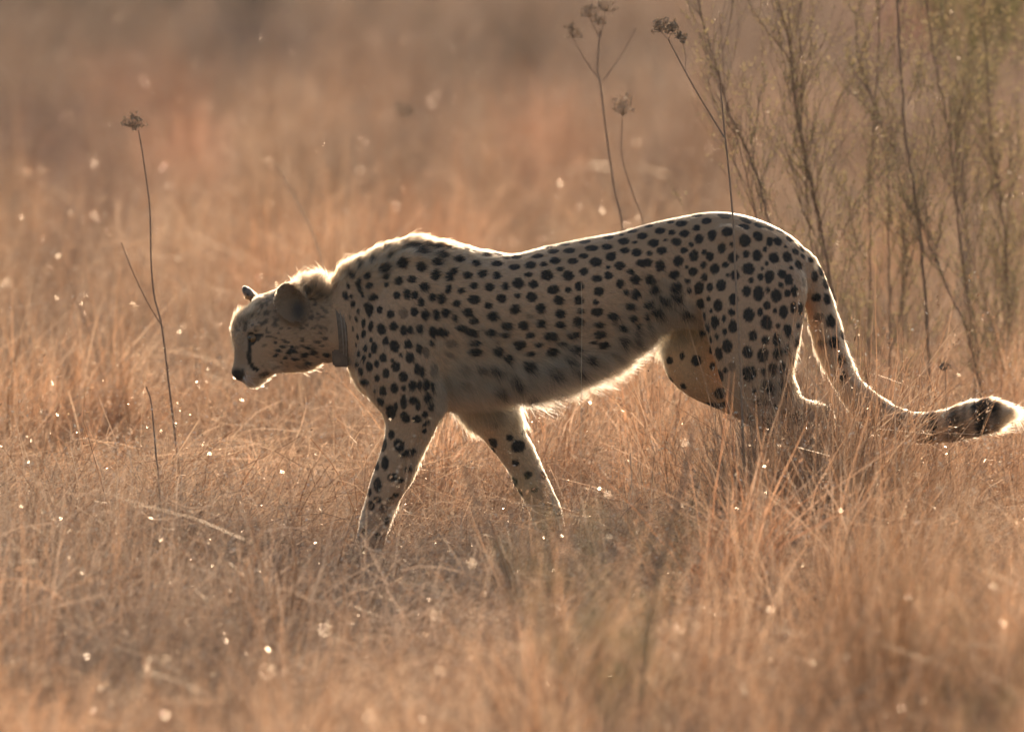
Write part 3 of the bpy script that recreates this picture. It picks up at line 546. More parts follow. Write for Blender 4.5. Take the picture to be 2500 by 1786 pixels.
def simple(name, col, rough=.6, spec=.3, noise=0.0, scale=60, metal=0):
    m, nt, out = nodes_of(name); b = add(nt, 'ShaderNodeBsdfPrincipled')
    b.inputs['Base Color'].default_value = (*col, 1); b.inputs['Roughness'].default_value = rough; b.inputs['Specular IOR Level'].default_value = spec; b.inputs['Metallic'].default_value = metal
    if noise:
        tc = add(nt, 'ShaderNodeTexCoord'); nz = add(nt, 'ShaderNodeTexNoise'); nz.inputs['Scale'].default_value = scale; nz.inputs['Detail'].default_value = 5
        nt.links.new(tc.outputs['Object'], nz.inputs['Vector'])
        rp = ramp(nt, nz.outputs[0], [(.3, tuple(c * (1 - noise) for c in col)), (.7, tuple(min(1, c * (1 + noise)) for c in col))])
        nt.links.new(rp.outputs[0], b.inputs['Base Color'])
    nt.links.new(b.outputs[0], out.inputs[0]); return m

# eyes
EYEBALL = simple('amber_iris', (.16, .075, .022), .12, .5, .3, 300)
PUPIL = simple('black_pupil', (.005, .005, .005), .08, .6)
def eye(px, py, Y, r):
    V, F = [], []; nu, nv_ = 20, 12
    c = np.array(at(px, py, Y))
    for j in range(1, nv_):
        for i in range(nu):
            th, ph = math.pi * j / nv_, 2 * math.pi * i / nu
            V.append(np.array([math.sin(th) * math.cos(ph), math.sin(th) * math.sin(ph), math.cos(th)]) * r)
    for j in range(nv_ - 2):
        for i in range(nu):
            a = j * nu + i; b = j * nu + (i + 1) % nu; F.append((a, b, b + nu, a + nu))
    F.append(tuple(range(nu))); F.append(tuple((nv_ - 2) * nu + k for k in reversed(range(nu))))
    me = mesh('eye', V, F, True); me.materials.append(EYEBALL); me.materials.append(PUPIL)
    look = np.array([-.8, -.5 if Y < 0 else .3, -.35]); look /= np.linalg.norm(look)
    for p in me.polygons:
        ce = np.array(p.center); ce /= np.linalg.norm(ce)
        if ce @ look > .72: p.material_index = 1
    o = link('eye', me, cheetah); o.location = c; return o
h_ = hit(617, 826)
if h_ is not None: eye(616, 825, h_.y + .0060, .0110)
eye(600, 830, .008, .0090)

# whiskers
V, F = [], []
for i in range(12):
    px, py = 592 + R.uniform(0, 20), 915 + R.uniform(-8, 8)
    h_ = hit(px, py)
    if h_ is None: continue
    L = R.uniform(.03, .06); d = Vector((R.uniform(-.3, .6), -.9, R.uniform(-.6, .1))).normalized()
    tube(V, F, [h_ + d * L * t + Vector((0.4, 0.3, -.3)) * L * t * t * .5 for t in (0, .33, .66, 1)], .00022, .00008, 3)
link('whiskers', mesh('whiskers', V, F), cheetah, simple('whisker_hair', (.75, .7, .62), .3))

# collar: leather band round the neck with two pale stitched stripes and a transmitter box
def collar_band(name, parent, x0, x1, off, mat, th=.0035):
    V, F = [], []; na = 40
    for s, o in ((x0, off), (x1, off), (x1, off + th), (x0, off + th)):
        T = np.array(at(803 + s * 28, 707, 0)); B = np.array(at(820 + s * 28, 889, 0))
        c = (T + B) / 2; N = (T - B) / 2; nl = np.linalg.norm(N)
        for k in range(na):
            a = 2 * math.pi * k / na
            V.append(c + N / nl * (nl + o) * math.cos(a) + np.array([0, 1., 0]) * (.0685 + o) * math.sin(a) + np.array([.010 * abs(math.sin(a)), 0, 0]))
    for r in range(4):
        for k in range(na):
            a = r * na + k; b = r * na + (k + 1) % na; c2 = ((r + 1) % 4) * na
            F.append((a, b, c2 + (k + 1) % na, c2 + k))
    return link(name, mesh(name, V, F, False), parent, mat)
col_e = empty('collar'); col_e.parent = cheetah; tag(col_e, 'worn grey-brown tracking collar with two pale stripes')
collar_band('strap', col_e, .08, .90, -.0008, simple('worn_leather', (.17, .115, .08), .75, .2, .35, 90))
for s in (.42, .68): collar_band('stripe', col_e, s, s + .10, .0037, simple('pale_stitching', (.27, .20, .15), .7, .2, .15, 120), .0012)
def box_part(name, parent, px0, py0, px1, py1, Y0, Y1, mat, bev=.004):
    import bmesh
    bm = bmesh.new()
    pts = [at(px0, py0, 0), at(px1, py0, 0), at(px1 + 4, py1, 0), at(px0 + 2, py1, 0)]
    vs = [bm.verts.new((p.x, Y, p.z)) for Y in (Y0, Y1) for p in pts]
    for f in ((0, 1, 2, 3), (7, 6, 5, 4), (0, 4, 5, 1), (1, 5, 6, 2), (2, 6, 7, 3), (3, 7, 4, 0)): bm.faces.new([vs[i] for i in f])
    bmesh.ops.bevel(bm, geom=bm.edges[:], offset=bev, segments=2, affect='EDGES'); bmesh.ops.recalc_face_normals(bm, faces=bm.faces)
    me = bpy.data.meshes.new(name); bm.to_mesh(me); bm.free(); return link(name, me, parent, mat)
box_part('transmitter', col_e, 811, 850, 848, 893, -.055, .03, simple('brown_resin', (.13, .07, .04), .5, .35, .3, 80))

# ------------------------------------------------------------ grass
GM = {
 'straw': leaf_material('dry_grass_straw', (.44, .325, .235), (.68, .55, .43), .5, .08, .40, 12, True),
 'rust': leaf_material('dry_grass_rust', (.40, .24, .145), (.61, .41, .27), .5, .07, .35, 12, True),
 'umber': leaf_material('dry_grass_umber', (.13, .075, .045), (.27, .155, .09), .4, .05, .40, 12, True),
 'chaff': leaf_material('shiny_chaff', (.50, .38, .25), (.68, .54, .38), .3, .55, .32, 30),
}
def strand(V, F, MI, rs, p, h, d, w, mi, segs=5, bend=1.0, kink=.05):
    """one flat blade from p, height h, leaning along d, bending over by bend"""
    yaw = rs.uniform(0, math.pi); sd = np.array([math.cos(yaw), math.sin(yaw), 0]); base = len(V)
    jit = rs.randn(3) * kink; dl = np.linalg.norm(d)
    for i in range(segs + 1):
        t = i / segs
        q = p + np.array([0, 0, h * (t - .38 * bend * dl * t * t)]) + d * h * (.3 * t + .7 * t * t) + jit * h * math.sin(t * 4.5)
        q[2] = max(q[2], .003)
        wd_ = w * (1 - t ** 2 * .9)
        V.append(q - sd * wd_ / 2); V.append(q + sd * wd_ / 2)
    for i in range(segs):
        b = base + 2 * i; F.append((b, b + 1, b + 3, b + 2)); MI.append(mi)
    return q

def blades(V, F, MI, rs, n, rad, hmin, hmax, w, lean, wind, mi, segs=5, bend=1.0, kink=.05, head=0.0):
    for _ in range(n):
        a = rs.uniform(0, 6.283); r = rad * math.sqrt(rs.rand())
        p = np.array([r * math.cos(a), r * math.sin(a), 0.0]); aa = a + rs.randn() * .9
        d = np.array([math.cos(aa), math.sin(aa), 0]) * (.15 + abs(rs.randn())) * lean + np.array([wind * rs.uniform(.3, 1.4), 0, 0])
        q = strand(V, F, MI, rs, p, rs.uniform(hmin, hmax), d, w * rs.uniform(.6, 1.4), mi, segs, bend * rs.uniform(.5, 1.5), kink)
        if rs.rand() < head:      # a little drooping seed spray
            for k in range(7):
                u = rs.randn(3) * .5 + np.array([.4, 0, .5]); u /= np.linalg.norm(u); c = q + u * rs.uniform(.004, .02)
                v = np.cross(u, rs.randn(3)); v /= np.linalg.norm(v); L = rs.uniform(.002, .004); b = len(V)
                V += [c - u * L, c - v * L * .35, c + u * L, c + v * L * .35]; F.append((b, b + 1, b + 2, b + 3)); MI.append(2 if k < 2 else mi)

def tangle(V, F, MI, rs, n, rad, h0, h1, L, w, mi):
    """fine stems lying and crossing at all angles inside the grass"""
    for _ in range(n):
        c = np.array([rs.uniform(-rad, rad), rs.uniform(-rad, rad), rs.uniform(h0, h1)])
        an = rs.uniform(0, 6.283); el = rs.normal(.35, .45)
        u = np.array([math.cos(an) * math.cos(el), math.sin(an) * math.cos(el), math.sin(el)])
        if u[0] < 0 and rs.rand() < .55: u[0] *= -1
        l = L * rs.uniform(.5, 1.4); up = rs.randn(3) * .22 * l; sd = np.cross(u, rs.randn(3)); sd /= np.linalg.norm(sd); b = len(V); ww = w * rs.uniform(.6, 1.3)
        for i in range(5):
            t = i / 4 - .5; q = c + u * l * t + up * (1 - 4 * t * t) * .5; q[2] = max(.004, q[2])
            V.append(q - sd * ww / 2); V.append(q + sd * ww / 2)
        for i in range(4): F.append((b + 2 * i, b + 2 * i + 1, b + 2 * i + 3, b + 2 * i + 2)); MI.append(mi)

def flecks(V, F, MI, rs, n, rad, h, size, mi):
    for _ in range(n):
        a = rs.uniform(0, 6.283); r = rad * math.sqrt(rs.rand())
        c = np.array([r * math.cos(a) , r * math.sin(a), h * rs.uniform(.35, 1.0)])
        u = rs.randn(3); u /= np.linalg.norm(u); v = np.cross(u, rs.randn(3)); v /= np.linalg.norm(v)
        L = size * rs.uniform(.6, 2.0); W = L * rs.uniform(.14, .4); b = len(V)
        V += [c - u * L, c - v * W, c + u * L, c + v * W]; F.append((b, b + 1, b + 2, b + 3)); MI.append(mi)

TUFTS = bpy.data.collections.new('tuft_kinds')        # sources for the grass, not part of the scene itself
def tuft(i, kind):
    rs = np.random.RandomState(100 + i); V, F, MI = [], [], []
    if kind == 'wispy':
        blades(V, F, MI, rs, 30, .06, .14, .36, .0015, .40, .15, 0, 5, 1.3, .06, .15)
        blades(V, F, MI, rs, 16, .05, .10, .24, .0024, .65, .12, 0, 5, 1.6, .08)
        blades(V, F, MI, rs, 10, .05, .22, .40, .0012, .35, .25, 1, 5, 1, .06, .3)
        tangle(V, F, MI, rs, 26, .13, .03, .26, .16, .0010, 0)
        flecks(V, F, MI, rs, 22, .14, .33, .0019, 2)
    elif kind == 'rust':
        blades(V, F, MI, rs, 36, .045, .16, .42, .0019, .34, .08, 1, 5, 1.1, .06, .1)
        blades(V, F, MI, rs, 16, .05, .10, .28, .0032, .6, .05, 1, 5, 1.5, .08)
        blades(V, F, MI, rs, 8, .05, .25, .40, .0014, .3, .2, 0, 5, 1, .06, .3)
        tangle(V, F, MI, rs, 14, .12, .03, .26, .15, .0011, 1)
        flecks(V, F, MI, rs, 20, .12, .36, .0018, 2)
    elif kind == 'thatch':
        blades(V, F, MI, rs, 40, .12, .05, .15, .0020, 1.0, .35, 0, 4, 1.2, .12)
        blades(V, F, MI, rs, 14, .12, .04, .12, .0030, 1.2, .2, 1, 4, 1.5, .12)
        tangle(V, F, MI, rs, 40, .15, .01, .13, .16, .0013, 0)
        flecks(V, F, MI, rs, 20, .14, .14, .0019, 2)
    elif kind == 'swept':
        blades(V, F, MI, rs, 34, .10, .10, .24, .0014, .35, .9, 0, 5, 1.0, .05, .2)
        blades(V, F, MI, rs, 10, .08, .12, .26, .0022, .35, .8, 1, 5, 1.0, .05)
        tangle(V, F, MI, rs, 26, .14, .02, .18, .17, .0011, 0)
        flecks(V, F, MI, rs, 26, .14, .2, .0019, 2)
    elif kind == 'seedy':
        blades(V, F, MI, rs, 9, .05, .24, .42, .0011, .35, .2, 0, 5, 1.0, .05, .6)
        flecks(V, F, MI, rs, 60, .12, .42, .0021, 2)
    elif kind == 'tussock':
        blades(V, F, MI, rs, 55, .030, .20, .46, .0020, .42, .04, 1, 6, 1.3, .04, .05)
        blades(V, F, MI, rs, 50, .040, .20, .44, .0018, .50, .04, 0, 6, 1.5, .05, .1)
        blades(V, F, MI, rs, 10, .030, .30, .50, .0042, .45, .04, 0, 6, 1.6, .05)
    me = mesh('grass_tuft', V, F)
    for k in ('straw', 'rust', 'chaff', 'umber'): me.materials.append(GM[k])
    MI, run = np.array(MI), 0
    while run < len(MI):              # every fifth blade or so is an old brown one
        end = run + (6 if kind == 'tussock' else 5)
        if rs.rand() < .19: MI[run:end] = np.where(MI[run:end] == 2, 2, 3)
        run = end
    MI = MI.tolist()
    me.polygons.foreach_set('material_index', MI)
    o = bpy.data.objects.new('grass_tuft_%02d' % i, me); TUFTS.objects.link(o)
KINDS_ = ['wispy'] * 5 + ['rust'] * 4 + ['thatch'] * 3 + ['swept'] * 3 + ['seedy'] * 2 + ['tussock'] * 3
for i, k in enumerate(KINDS_): tuft(i, k)

def n2(x, y, s, seed):
    return vnoise(np.stack([x, y, np.zeros_like(x)], 1), s, seed)

def zone_height(x, y):
    """how tall the grass may stand: short and trodden before the fore legs, tall before the tail"""
    px = 1250 + x / (y + FD) / KPX
    near = (y > -7) & (y < .6)
    cap_m = np.interp(px, [-400, 300, 650, 800, 1150, 1300, 1400, 1600, 1800, 1900, 2050, 2200, 2500, 3000], [.36, .36, .27, .185, .17, .20, .22, .27, .34, .46, .46, .33, .24, .25]) + .050 * np.clip(-y, 0, 7)
    return np.where(near, cap_m / .36, 1.25)

# grass tint patches: shadow gaps between tussocks painted darker, plus greyer and pinker growth (pixel, pixel, half sizes, tone)
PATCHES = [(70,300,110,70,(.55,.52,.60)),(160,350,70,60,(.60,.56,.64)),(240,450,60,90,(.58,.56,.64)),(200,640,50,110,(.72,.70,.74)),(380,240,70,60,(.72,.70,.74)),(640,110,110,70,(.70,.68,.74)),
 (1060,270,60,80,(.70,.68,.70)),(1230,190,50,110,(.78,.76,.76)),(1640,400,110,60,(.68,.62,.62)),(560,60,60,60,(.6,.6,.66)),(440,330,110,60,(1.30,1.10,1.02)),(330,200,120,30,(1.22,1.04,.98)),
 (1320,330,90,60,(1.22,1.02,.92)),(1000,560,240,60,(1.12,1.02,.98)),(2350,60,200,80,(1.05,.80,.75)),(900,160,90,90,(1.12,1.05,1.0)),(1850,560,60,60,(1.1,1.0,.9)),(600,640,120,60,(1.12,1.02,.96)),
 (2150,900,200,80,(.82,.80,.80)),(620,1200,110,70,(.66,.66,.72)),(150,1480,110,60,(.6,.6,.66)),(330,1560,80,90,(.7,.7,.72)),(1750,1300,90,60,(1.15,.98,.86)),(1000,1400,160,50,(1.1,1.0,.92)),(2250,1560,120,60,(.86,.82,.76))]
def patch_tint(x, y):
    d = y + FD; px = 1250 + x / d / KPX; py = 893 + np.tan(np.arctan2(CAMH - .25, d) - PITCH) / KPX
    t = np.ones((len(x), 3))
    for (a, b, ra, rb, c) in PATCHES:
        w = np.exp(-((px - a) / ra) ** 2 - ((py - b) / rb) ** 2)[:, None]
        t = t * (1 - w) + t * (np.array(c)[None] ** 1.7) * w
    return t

def scatter(name, label, n_m2, x0, x1, y0, y1, seed, wts, hs=1.0, tone=1.0):
    rs = np.random.RandomState(seed)
    n = int(n_m2 * (x1 - x0) * (y1 - y0))
    x = rs.uniform(x0, x1, n); y = rs.uniform(y0, y1, n)
    keep = np.abs(x) < 1.9 + .045 * (y + FD)      # what the lens, a generous step aside included, can see
    clump = n2(x, y, 4.2, seed + 4); keep &= rs.rand(n) < .35 + 1.0 * sstep(clump, .3, .65)
    x, y = x[keep], y[keep]; n = len(x); clump = clump[keep]
    ah = n2(x, y, .8, seed + 1) * .45 + n2(x, y, 3.1, seed + 2) * .55
    h = (.30 + 1.15 * sstep(ah, .2, .8) * (.55 + .6 * clump)) * hs * rs.uniform(.65, 1.25, n)
    h = np.minimum(h, zone_height(x, y) * rs.uniform(.7, 1.05, n))
    if hs > 1.2: h = rs.uniform(.68, 1.05, n) * hs
    patch = n2(x, y, .9, 31) * .6 + n2(x, y, 2.6, 32) * .4
    idx = np.zeros(n, np.int32); u = rs.rand(n)
    px = 1250 + x / (y + FD) / KPX
    patch = patch + .16 * sstep(px, 1500, 2200) * (y < 3)
    pr = sstep(patch, .50, .64)           # rusty patches
    for i in range(n):
        w = [wts[0] * (1 - .8 * pr[i]), wts[1] * (.12 + 1.6 * pr[i]), wts[2], wts[3] * (1 - .6 * pr[i])]
        s = sum(w); c = u[i] * s; k = 0
        while k < 3 and c > w[k]: c -= w[k]; k += 1
        idx[i] = (0, 5, 9, 12)[k] + rs.randint((5, 4, 3, 3)[k])
    low = h < .45
    idx = np.where(low & (idx < 9) & (rs.rand(n) < .6), 9 + rs.randint(0, 6, n), idx)
    h = np.where((idx >= 9) & (idx < 15), np.minimum(h * 1.5, 1.3), h)
    idx = np.where((h > .5) & (rs.rand(n) < (.13 if hs < 1.1 else .28 if hs < 1.2 else 0)), 15 + rs.randint(0, 2, n), idx)
    ts = (h > .42) & (rs.rand(n) < (.05 if hs < 1.2 else .15)); idx = np.where(ts, 17 + rs.randint(0, 3, n), idx); h = np.where(ts & (hs < 1.2), np.minimum(h * 1.25, zone_height(x, y)), h)
    z = np.array([ground_z(a, b) for a, b in zip(x, y)]) - .005
    V = np.stack([x, y, z], 1)
    me = bpy.data.meshes.new(name); me.vertices.add(n); me.vertices.foreach_set('co', V.astype(np.float32).ravel())
    a = me.attributes.new('rot', 'FLOAT_VECTOR', 'POINT')
    rot = np.stack([rs.randn(n) * .16, rs.randn(n) * .16, rs.uniform(-1.1, 1.1, n)], 1); a.data.foreach_set('vector', rot.astype(np.float32).ravel())
    a = me.attributes.new('scl', 'FLOAT_VECTOR', 'POINT')
    wx = rs.uniform(.8, 1.25, n) * np.clip(.55 + .5 * h, .65, 1.2); s3 = np.stack([wx, wx, h], 1); a.data.foreach_set('vector', s3.astype(np.float32).ravel())
    a = me.attributes.new('kind_index', 'INT', 'POINT'); a.data.foreach_set('value', idx)
    g1 = n2(x, y, .35, 41); g2 = n2(x, y, 1.3, 42)
    grey = sstep(g1 * .6 + g2 * .4, .40, .60)[:, None]
    rs2 = np.random.RandomState(seed + 77)
    warm = np.array([1.10, .96, .83]); cool = np.array([.90, .84, .80])
    lum = (.62 + .75 * n2(x, y, 3.0, 43) * n2(x, y, .25, 44) * 2)[:, None]
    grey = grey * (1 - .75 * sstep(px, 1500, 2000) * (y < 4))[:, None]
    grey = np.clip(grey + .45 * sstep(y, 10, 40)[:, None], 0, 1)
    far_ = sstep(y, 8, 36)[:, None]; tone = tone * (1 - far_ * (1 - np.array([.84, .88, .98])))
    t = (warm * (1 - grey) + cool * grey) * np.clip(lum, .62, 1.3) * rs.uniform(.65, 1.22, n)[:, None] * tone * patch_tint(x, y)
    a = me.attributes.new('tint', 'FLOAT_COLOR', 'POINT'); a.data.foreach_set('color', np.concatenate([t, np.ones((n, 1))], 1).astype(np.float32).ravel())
    me.update()
    o = link(name, me); o.modifiers.new('grow', 'NODES').node_group = GROW
    return tag(o, label, kind='stuff')

def grow_group():
    g = bpy.data.node_groups.new('grow', 'GeometryNodeTree')
    g.interface.new_socket('Geometry', in_out='INPUT', socket_type='NodeSocketGeometry')
    g.interface.new_socket('Geometry', in_out='OUTPUT', socket_type='NodeSocketGeometry')
    gi = g.nodes.new('NodeGroupInput'); go = g.nodes.new('NodeGroupOutput')
    iop = g.nodes.new('GeometryNodeInstanceOnPoints'); ci = g.nodes.new('GeometryNodeCollectionInfo')
    ci.inputs[0].default_value = TUFTS; ci.inputs['Separate Children'].default_value = True; ci.inputs['Reset Children'].default_value = True
    iop.inputs['Pick Instance'].default_value = True
    def na(nm, dt):
        n = g.nodes.new('GeometryNodeInputNamedAttribute'); n.data_type = dt; n.inputs[0].default_value = nm; return n.outputs[0]
    g.links.new(gi.outputs[0], iop.inputs['Points']); g.links.new(ci.outputs[0], iop.inputs['Instance'])
    g.links.new(na('kind_index', 'INT'), iop.inputs['Instance Index']); g.links.new(na('rot', 'FLOAT_VECTOR'), iop.inputs['Rotation'])
    g.links.new(na('scl', 'FLOAT_VECTOR'), iop.inputs['Scale']); g.links.new(iop.outputs[0], go.inputs[0])
    return g
GROW = grow_group()
scatter('dry_grass', 'dry straw and rust coloured grass around the cheetah', 85, -4.5, 4.5, -4.2, 5, 11, (1.0, 1.0, .7, .9), 1.05, 1.26)
scatter('foreground_grass', 'blurred dry grass nearest the viewer', 50, -4, 4, -13, -4.2, 12, (1.0, .9, .6, .7), 1.0, 1.0)
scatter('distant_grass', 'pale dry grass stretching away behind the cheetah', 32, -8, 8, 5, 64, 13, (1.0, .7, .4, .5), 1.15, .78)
scatter('tall_rusty_grass', 'tall rust coloured grass hiding the hind paws of the cheetah', 330, .50, .80, -.75, -.22, 14, (.5, 1.6, .1, .1), 1.6, 1.15)
scatter('tall_brown_grass', 'tall blurred brown grass in front of the tail', 60, .66, 1.9, -6.4, -4.6, 15, (.8, 1.3, .1, .1), 1.3, 1.0)
scatter('distant_tall_grass', 'scattered taller grass blurred into upright streaks behind the cheetah', 2.2, -8, 8, 6, 60, 16, (1.0, .9, .1, .1), 1.9, .80)

# ------------------------------------------------------------ plants
WOOD = simple('dry_stem_bark', (.24, .16, .11), .7, .2, .35, 90)
DRYHEAD = leaf_material('dry_flower', (.30, .22, .15), (.60, .48, .36), .5, .08, .4, 120)
TWIG = simple('weathered_twig', (.32, .21, .14), .7, .2, .25, 90)
PALE = leaf_material('pale_culm', (.55, .42, .27), (.75, .62, .45), .4, .2, .3, 60)
LEAF_O = leaf_material('olive_leaf', (.20, .165, .08), (.46, .36, .19), .55, .08, .4, 18)
LEAF_G = leaf_material('green_leaf', (.20, .21, .07), (.32, .29, .13), .55, .06, .4, 10)
GOLD = leaf_material('golden_seed', (.62, .40, .16), (.78, .55, .27), .5, .1, .4, 60)

def to_ground(pts, Y):
    """pixel points at depth Y, the lowest one carried down to the soil"""
    P = [at(x, y, Y) for x, y in pts]
    d = (P[-1] - P[-2]); d = d / max(1e-6, -d.z) if d.z < 0 else Vector((0, 0, -1)); d.x *= .5
    g = Vector((P[-1].x + d.x * P[-1].z, Y, 0)); g.z = ground_z(g.x, g.y) - .01
    if P[-1].z > .03:
        a, b = P[-1].copy(), g; k = max(1, int((a - b).length / .12))
        P += [a + (b - a) * (i + 1) / k for i in range(k)]
    return P

def smooth(P, n=5): return [Vector(q) for q in catmull(P, n)]

def jitter(P, a, Yj=0.0):
    return [Vector((p.x + R.uniform(-a, a), p.y + R.uniform(-Yj, Yj), p.z + R.uniform(-a, a) * .5)) if 0 < i < len(P) - 1 else p for i, p in enumerate(P)]

def umbel(parent, c, size, up=Vector((0, 0, 1)), nr=18, flat=.6):
    V, F = [], []; V2, F2 = [], []; size *= 1.45; nr = 24
    for k in range(nr):
        d = Vector((R.gauss(0, 1), R.gauss(0, 1), R.uniform(-.3, 1.9) * flat * 1.6)).normalized()
        L = size * R.uniform(.6, 1.05)
        m_ = c + d * L * .55 + up * L * .12
        tube(V, F, [c, m_, c + d * L + up * L * .25], .0006, .0004, 4)
        e = c + d * L + up * L * .25
        for q in range(7):
            u = Vector((R.gauss(0, 1), R.gauss(0, 1), R.gauss(.6, 1))).normalized(); l = R.uniform(.003, .006) * size / .022
            tube(V2, F2, [e, e + u * l * .5, e + u * l], .0004, .0009, 3)
    h = link('flower_head', mesh('flower_head', V, F), parent, DRYHEAD)
    link('florets', mesh('florets', V2, F2), h, DRYHEAD)

def stalk_plant(label, Y, stem, r, branches=(), heads=(), group=None, mat=None, name='dried_flower_stalk', cat='dried plant'):
    mat = mat or TWIG
    P = to_ground(stem, Y); base = P[-1]
    e = empty(name, base); inv = -base
    tag(e, label, cat, group)
    V, F = [], []; tube(V, F, [p + inv for p in smooth(P, 6)], r * .55, r, 6); link('stem', mesh('stem', V, F, True), e, mat)
    for bpts, br in branches:
        V, F = [], []; tube(V, F, [at(x, y, Y) + inv for x, y in [(q[0], q[1]) for q in catmull(bpts, 5)]], br * .7, br, 5); link('branch', mesh('branch', V, F, True), e, mat)
    for (x, y, s) in heads: umbel(e, at(x, y, Y) + inv, s)
    return e

G1 = 'dried flower stalks in the grass'
stalk_plant('dried flower stalk rising behind the back of the cheetah, tallest with two seed heads', 2.5,
            [(1465, 75), (1458, 163), (1465, 203), (1482, 339), (1499, 457), (1519, 549)], .0030,
            [([(1398, 92), (1425, 140), (1460, 190)], .0012), ([(1553, 68), (1520, 130), (1470, 200)], .0012), ([(1440, 40), (1462, 90)], .0015), ([(1478, 30), (1466, 90)], .0015)],
            [(1437, 42, .016), (1480, 28, .018), (1462, 60, .012), (1397, 92, .017)], G1)
stalk_plant('short dried flower stalk with one round dark head above the cheetah back', 2.5,
            [(1519, 290), (1519, 383), (1546, 474), (1570, 542)], .0022, (), [(1520, 282, .026)], G1)
stalk_plant('thin dark flower stem crossing in front of the cheetah hip', -.55,
            [(1758, 203), (1770, 333), (1778, 406), (1790, 542), (1795, 650), (1799, 752), (1808, 887), (1812, 1022), (1818, 1192)], .0030,
            [([(1631, 95), (1672, 173), (1710, 240), (1768, 335)], .0018), ([(1668, 108), (1674, 140), (1673, 172)], .0010), ([(1608, 70), (1620, 85), (1631, 96)], .0009), ([(1648, 68), (1638, 84), (1631, 96)], .0009)],
            [(1612, 78, .017), (1630, 82, .019), (1642, 78, .014), (1668, 108, .014), (1655, 92, .008)], G1)
stalk_plant('lone dried flower stalk with a pale ragged head left of the cheetah', .9,
            [(338, 318), (343, 345), (355, 422), (366, 514), (369, 643), (377, 725), (395, 798)], .0026,
            [([(296, 592), (325, 665), (360, 738), (398, 800)], .0014)], [(330, 315, .020), (324, 308, .015)], G1, mat=TWIG)
stalk_plant('bare dark twig standing in the grass below the lone dried stalk', -.2,
            [(357, 944), (368, 977), (375, 1040), (381, 1114), (386, 1155)], .0024, name='bare_twig', cat='twig')
stalk_plant('blurred brown stalk behind the shoulders with a faint seed head', 9.0,
            [(982, 290), (980, 350), (978, 450), (976, 573)], .0016, (), [(984, 285, .024)], G1, mat=TWIG)
stalk_plant('blurred pale stalk slanting left behind the nape of the cheetah', 5.0,
            [(676, 400), (705, 455), (740, 520), (772, 590)], .0024, mat=PALE, group='background grass culms', name='grass_culm', cat='grass culm')
stalk_plant('blurred thin dark stalk slanting behind the head of the cheetah', 4.0,
            [(145, 600), (175, 700), (205, 780), (232, 850)], .0018, mat=TWIG, name='bare_twig', cat='twig')
stalk_plant('broad blurred dark stalk leaning in the grass under the cheetah belly, left one', -6,
            [(1128, 1130), (1165, 1230), (1215, 1340), (1250, 1480)], .0042, mat=TWIG, name='bare_twig', cat='twig')
stalk_plant('broad blurred dark stalk leaning right in front of the hind leg', -6,
            [(1690, 1030), (1678, 1130), (1640, 1280), (1595, 1450)], .0048, mat=TWIG, name='bare_twig', cat='twig')
stalk_plant('pale hair-thin grass culm standing before the cheetah flank', -.5,
            [(1419, 690), (1421, 760), (1420, 850), (1419, 960)], .0006, mat=PALE, name='grass_culm', cat='grass culm')
stalk_plant('short dry stalk with a small star head above the tail', -.2,
            [(2308, 900), (2309, 960), (2312, 1010), (2316, 1060)], .0011, [([(2296, 880), (2308, 902)], .0006), ([(2322, 876), (2309, 902)], .0006)], [(2308, 902, .010)], G1)

def seed_culm(label, Y, stem, head):
    P = to_ground(stem, Y); base = P[-1]; e = empty('seeding_grass_culm', base); tag(e, label, 'grass culm', 'blurred golden culms near the viewer')
    V, F = [], []; tube(V, F, [p - base for p in smooth(P, 5)], .0005, .0009, 4); link('stem', mesh('stem', V, F), e, PALE)
    V, F = [], []
    Q = smooth([at(x, y, Y) - base for x, y in head], 8)
    for q in Q:
        for k in range(3):
            u = Vector((R.gauss(0, .6), R.gauss(0, .6), R.gauss(.5, .6))).normalized()
            tube(V, F, [q, q + u * .004, q + u * .010], .0016, .0006, 4)
    link('seed_head', mesh('seed_head', V, F), e, GOLD)
0 and seed_culm('blurred golden grass head before the cheetah shoulder', -9, [(905, 682), (925, 700), (955, 740), (985, 900), (1000, 1250)], [(903, 678), (918, 692), (938, 716), (958, 742)])
0 and seed_culm('blurred golden grass head before the cheetah flank', -9, [(1488, 690), (1500, 730), (1510, 800), (1515, 1000), (1520, 1300)], [(1487, 686), (1494, 706), (1504, 738)])
0 and seed_culm('blurred golden grass head before the far thigh', -9, [(1650, 745), (1655, 790), (1662, 860), (1665, 1000), (1668, 1300)], [(1648, 748), (1655, 778), (1658, 806)])

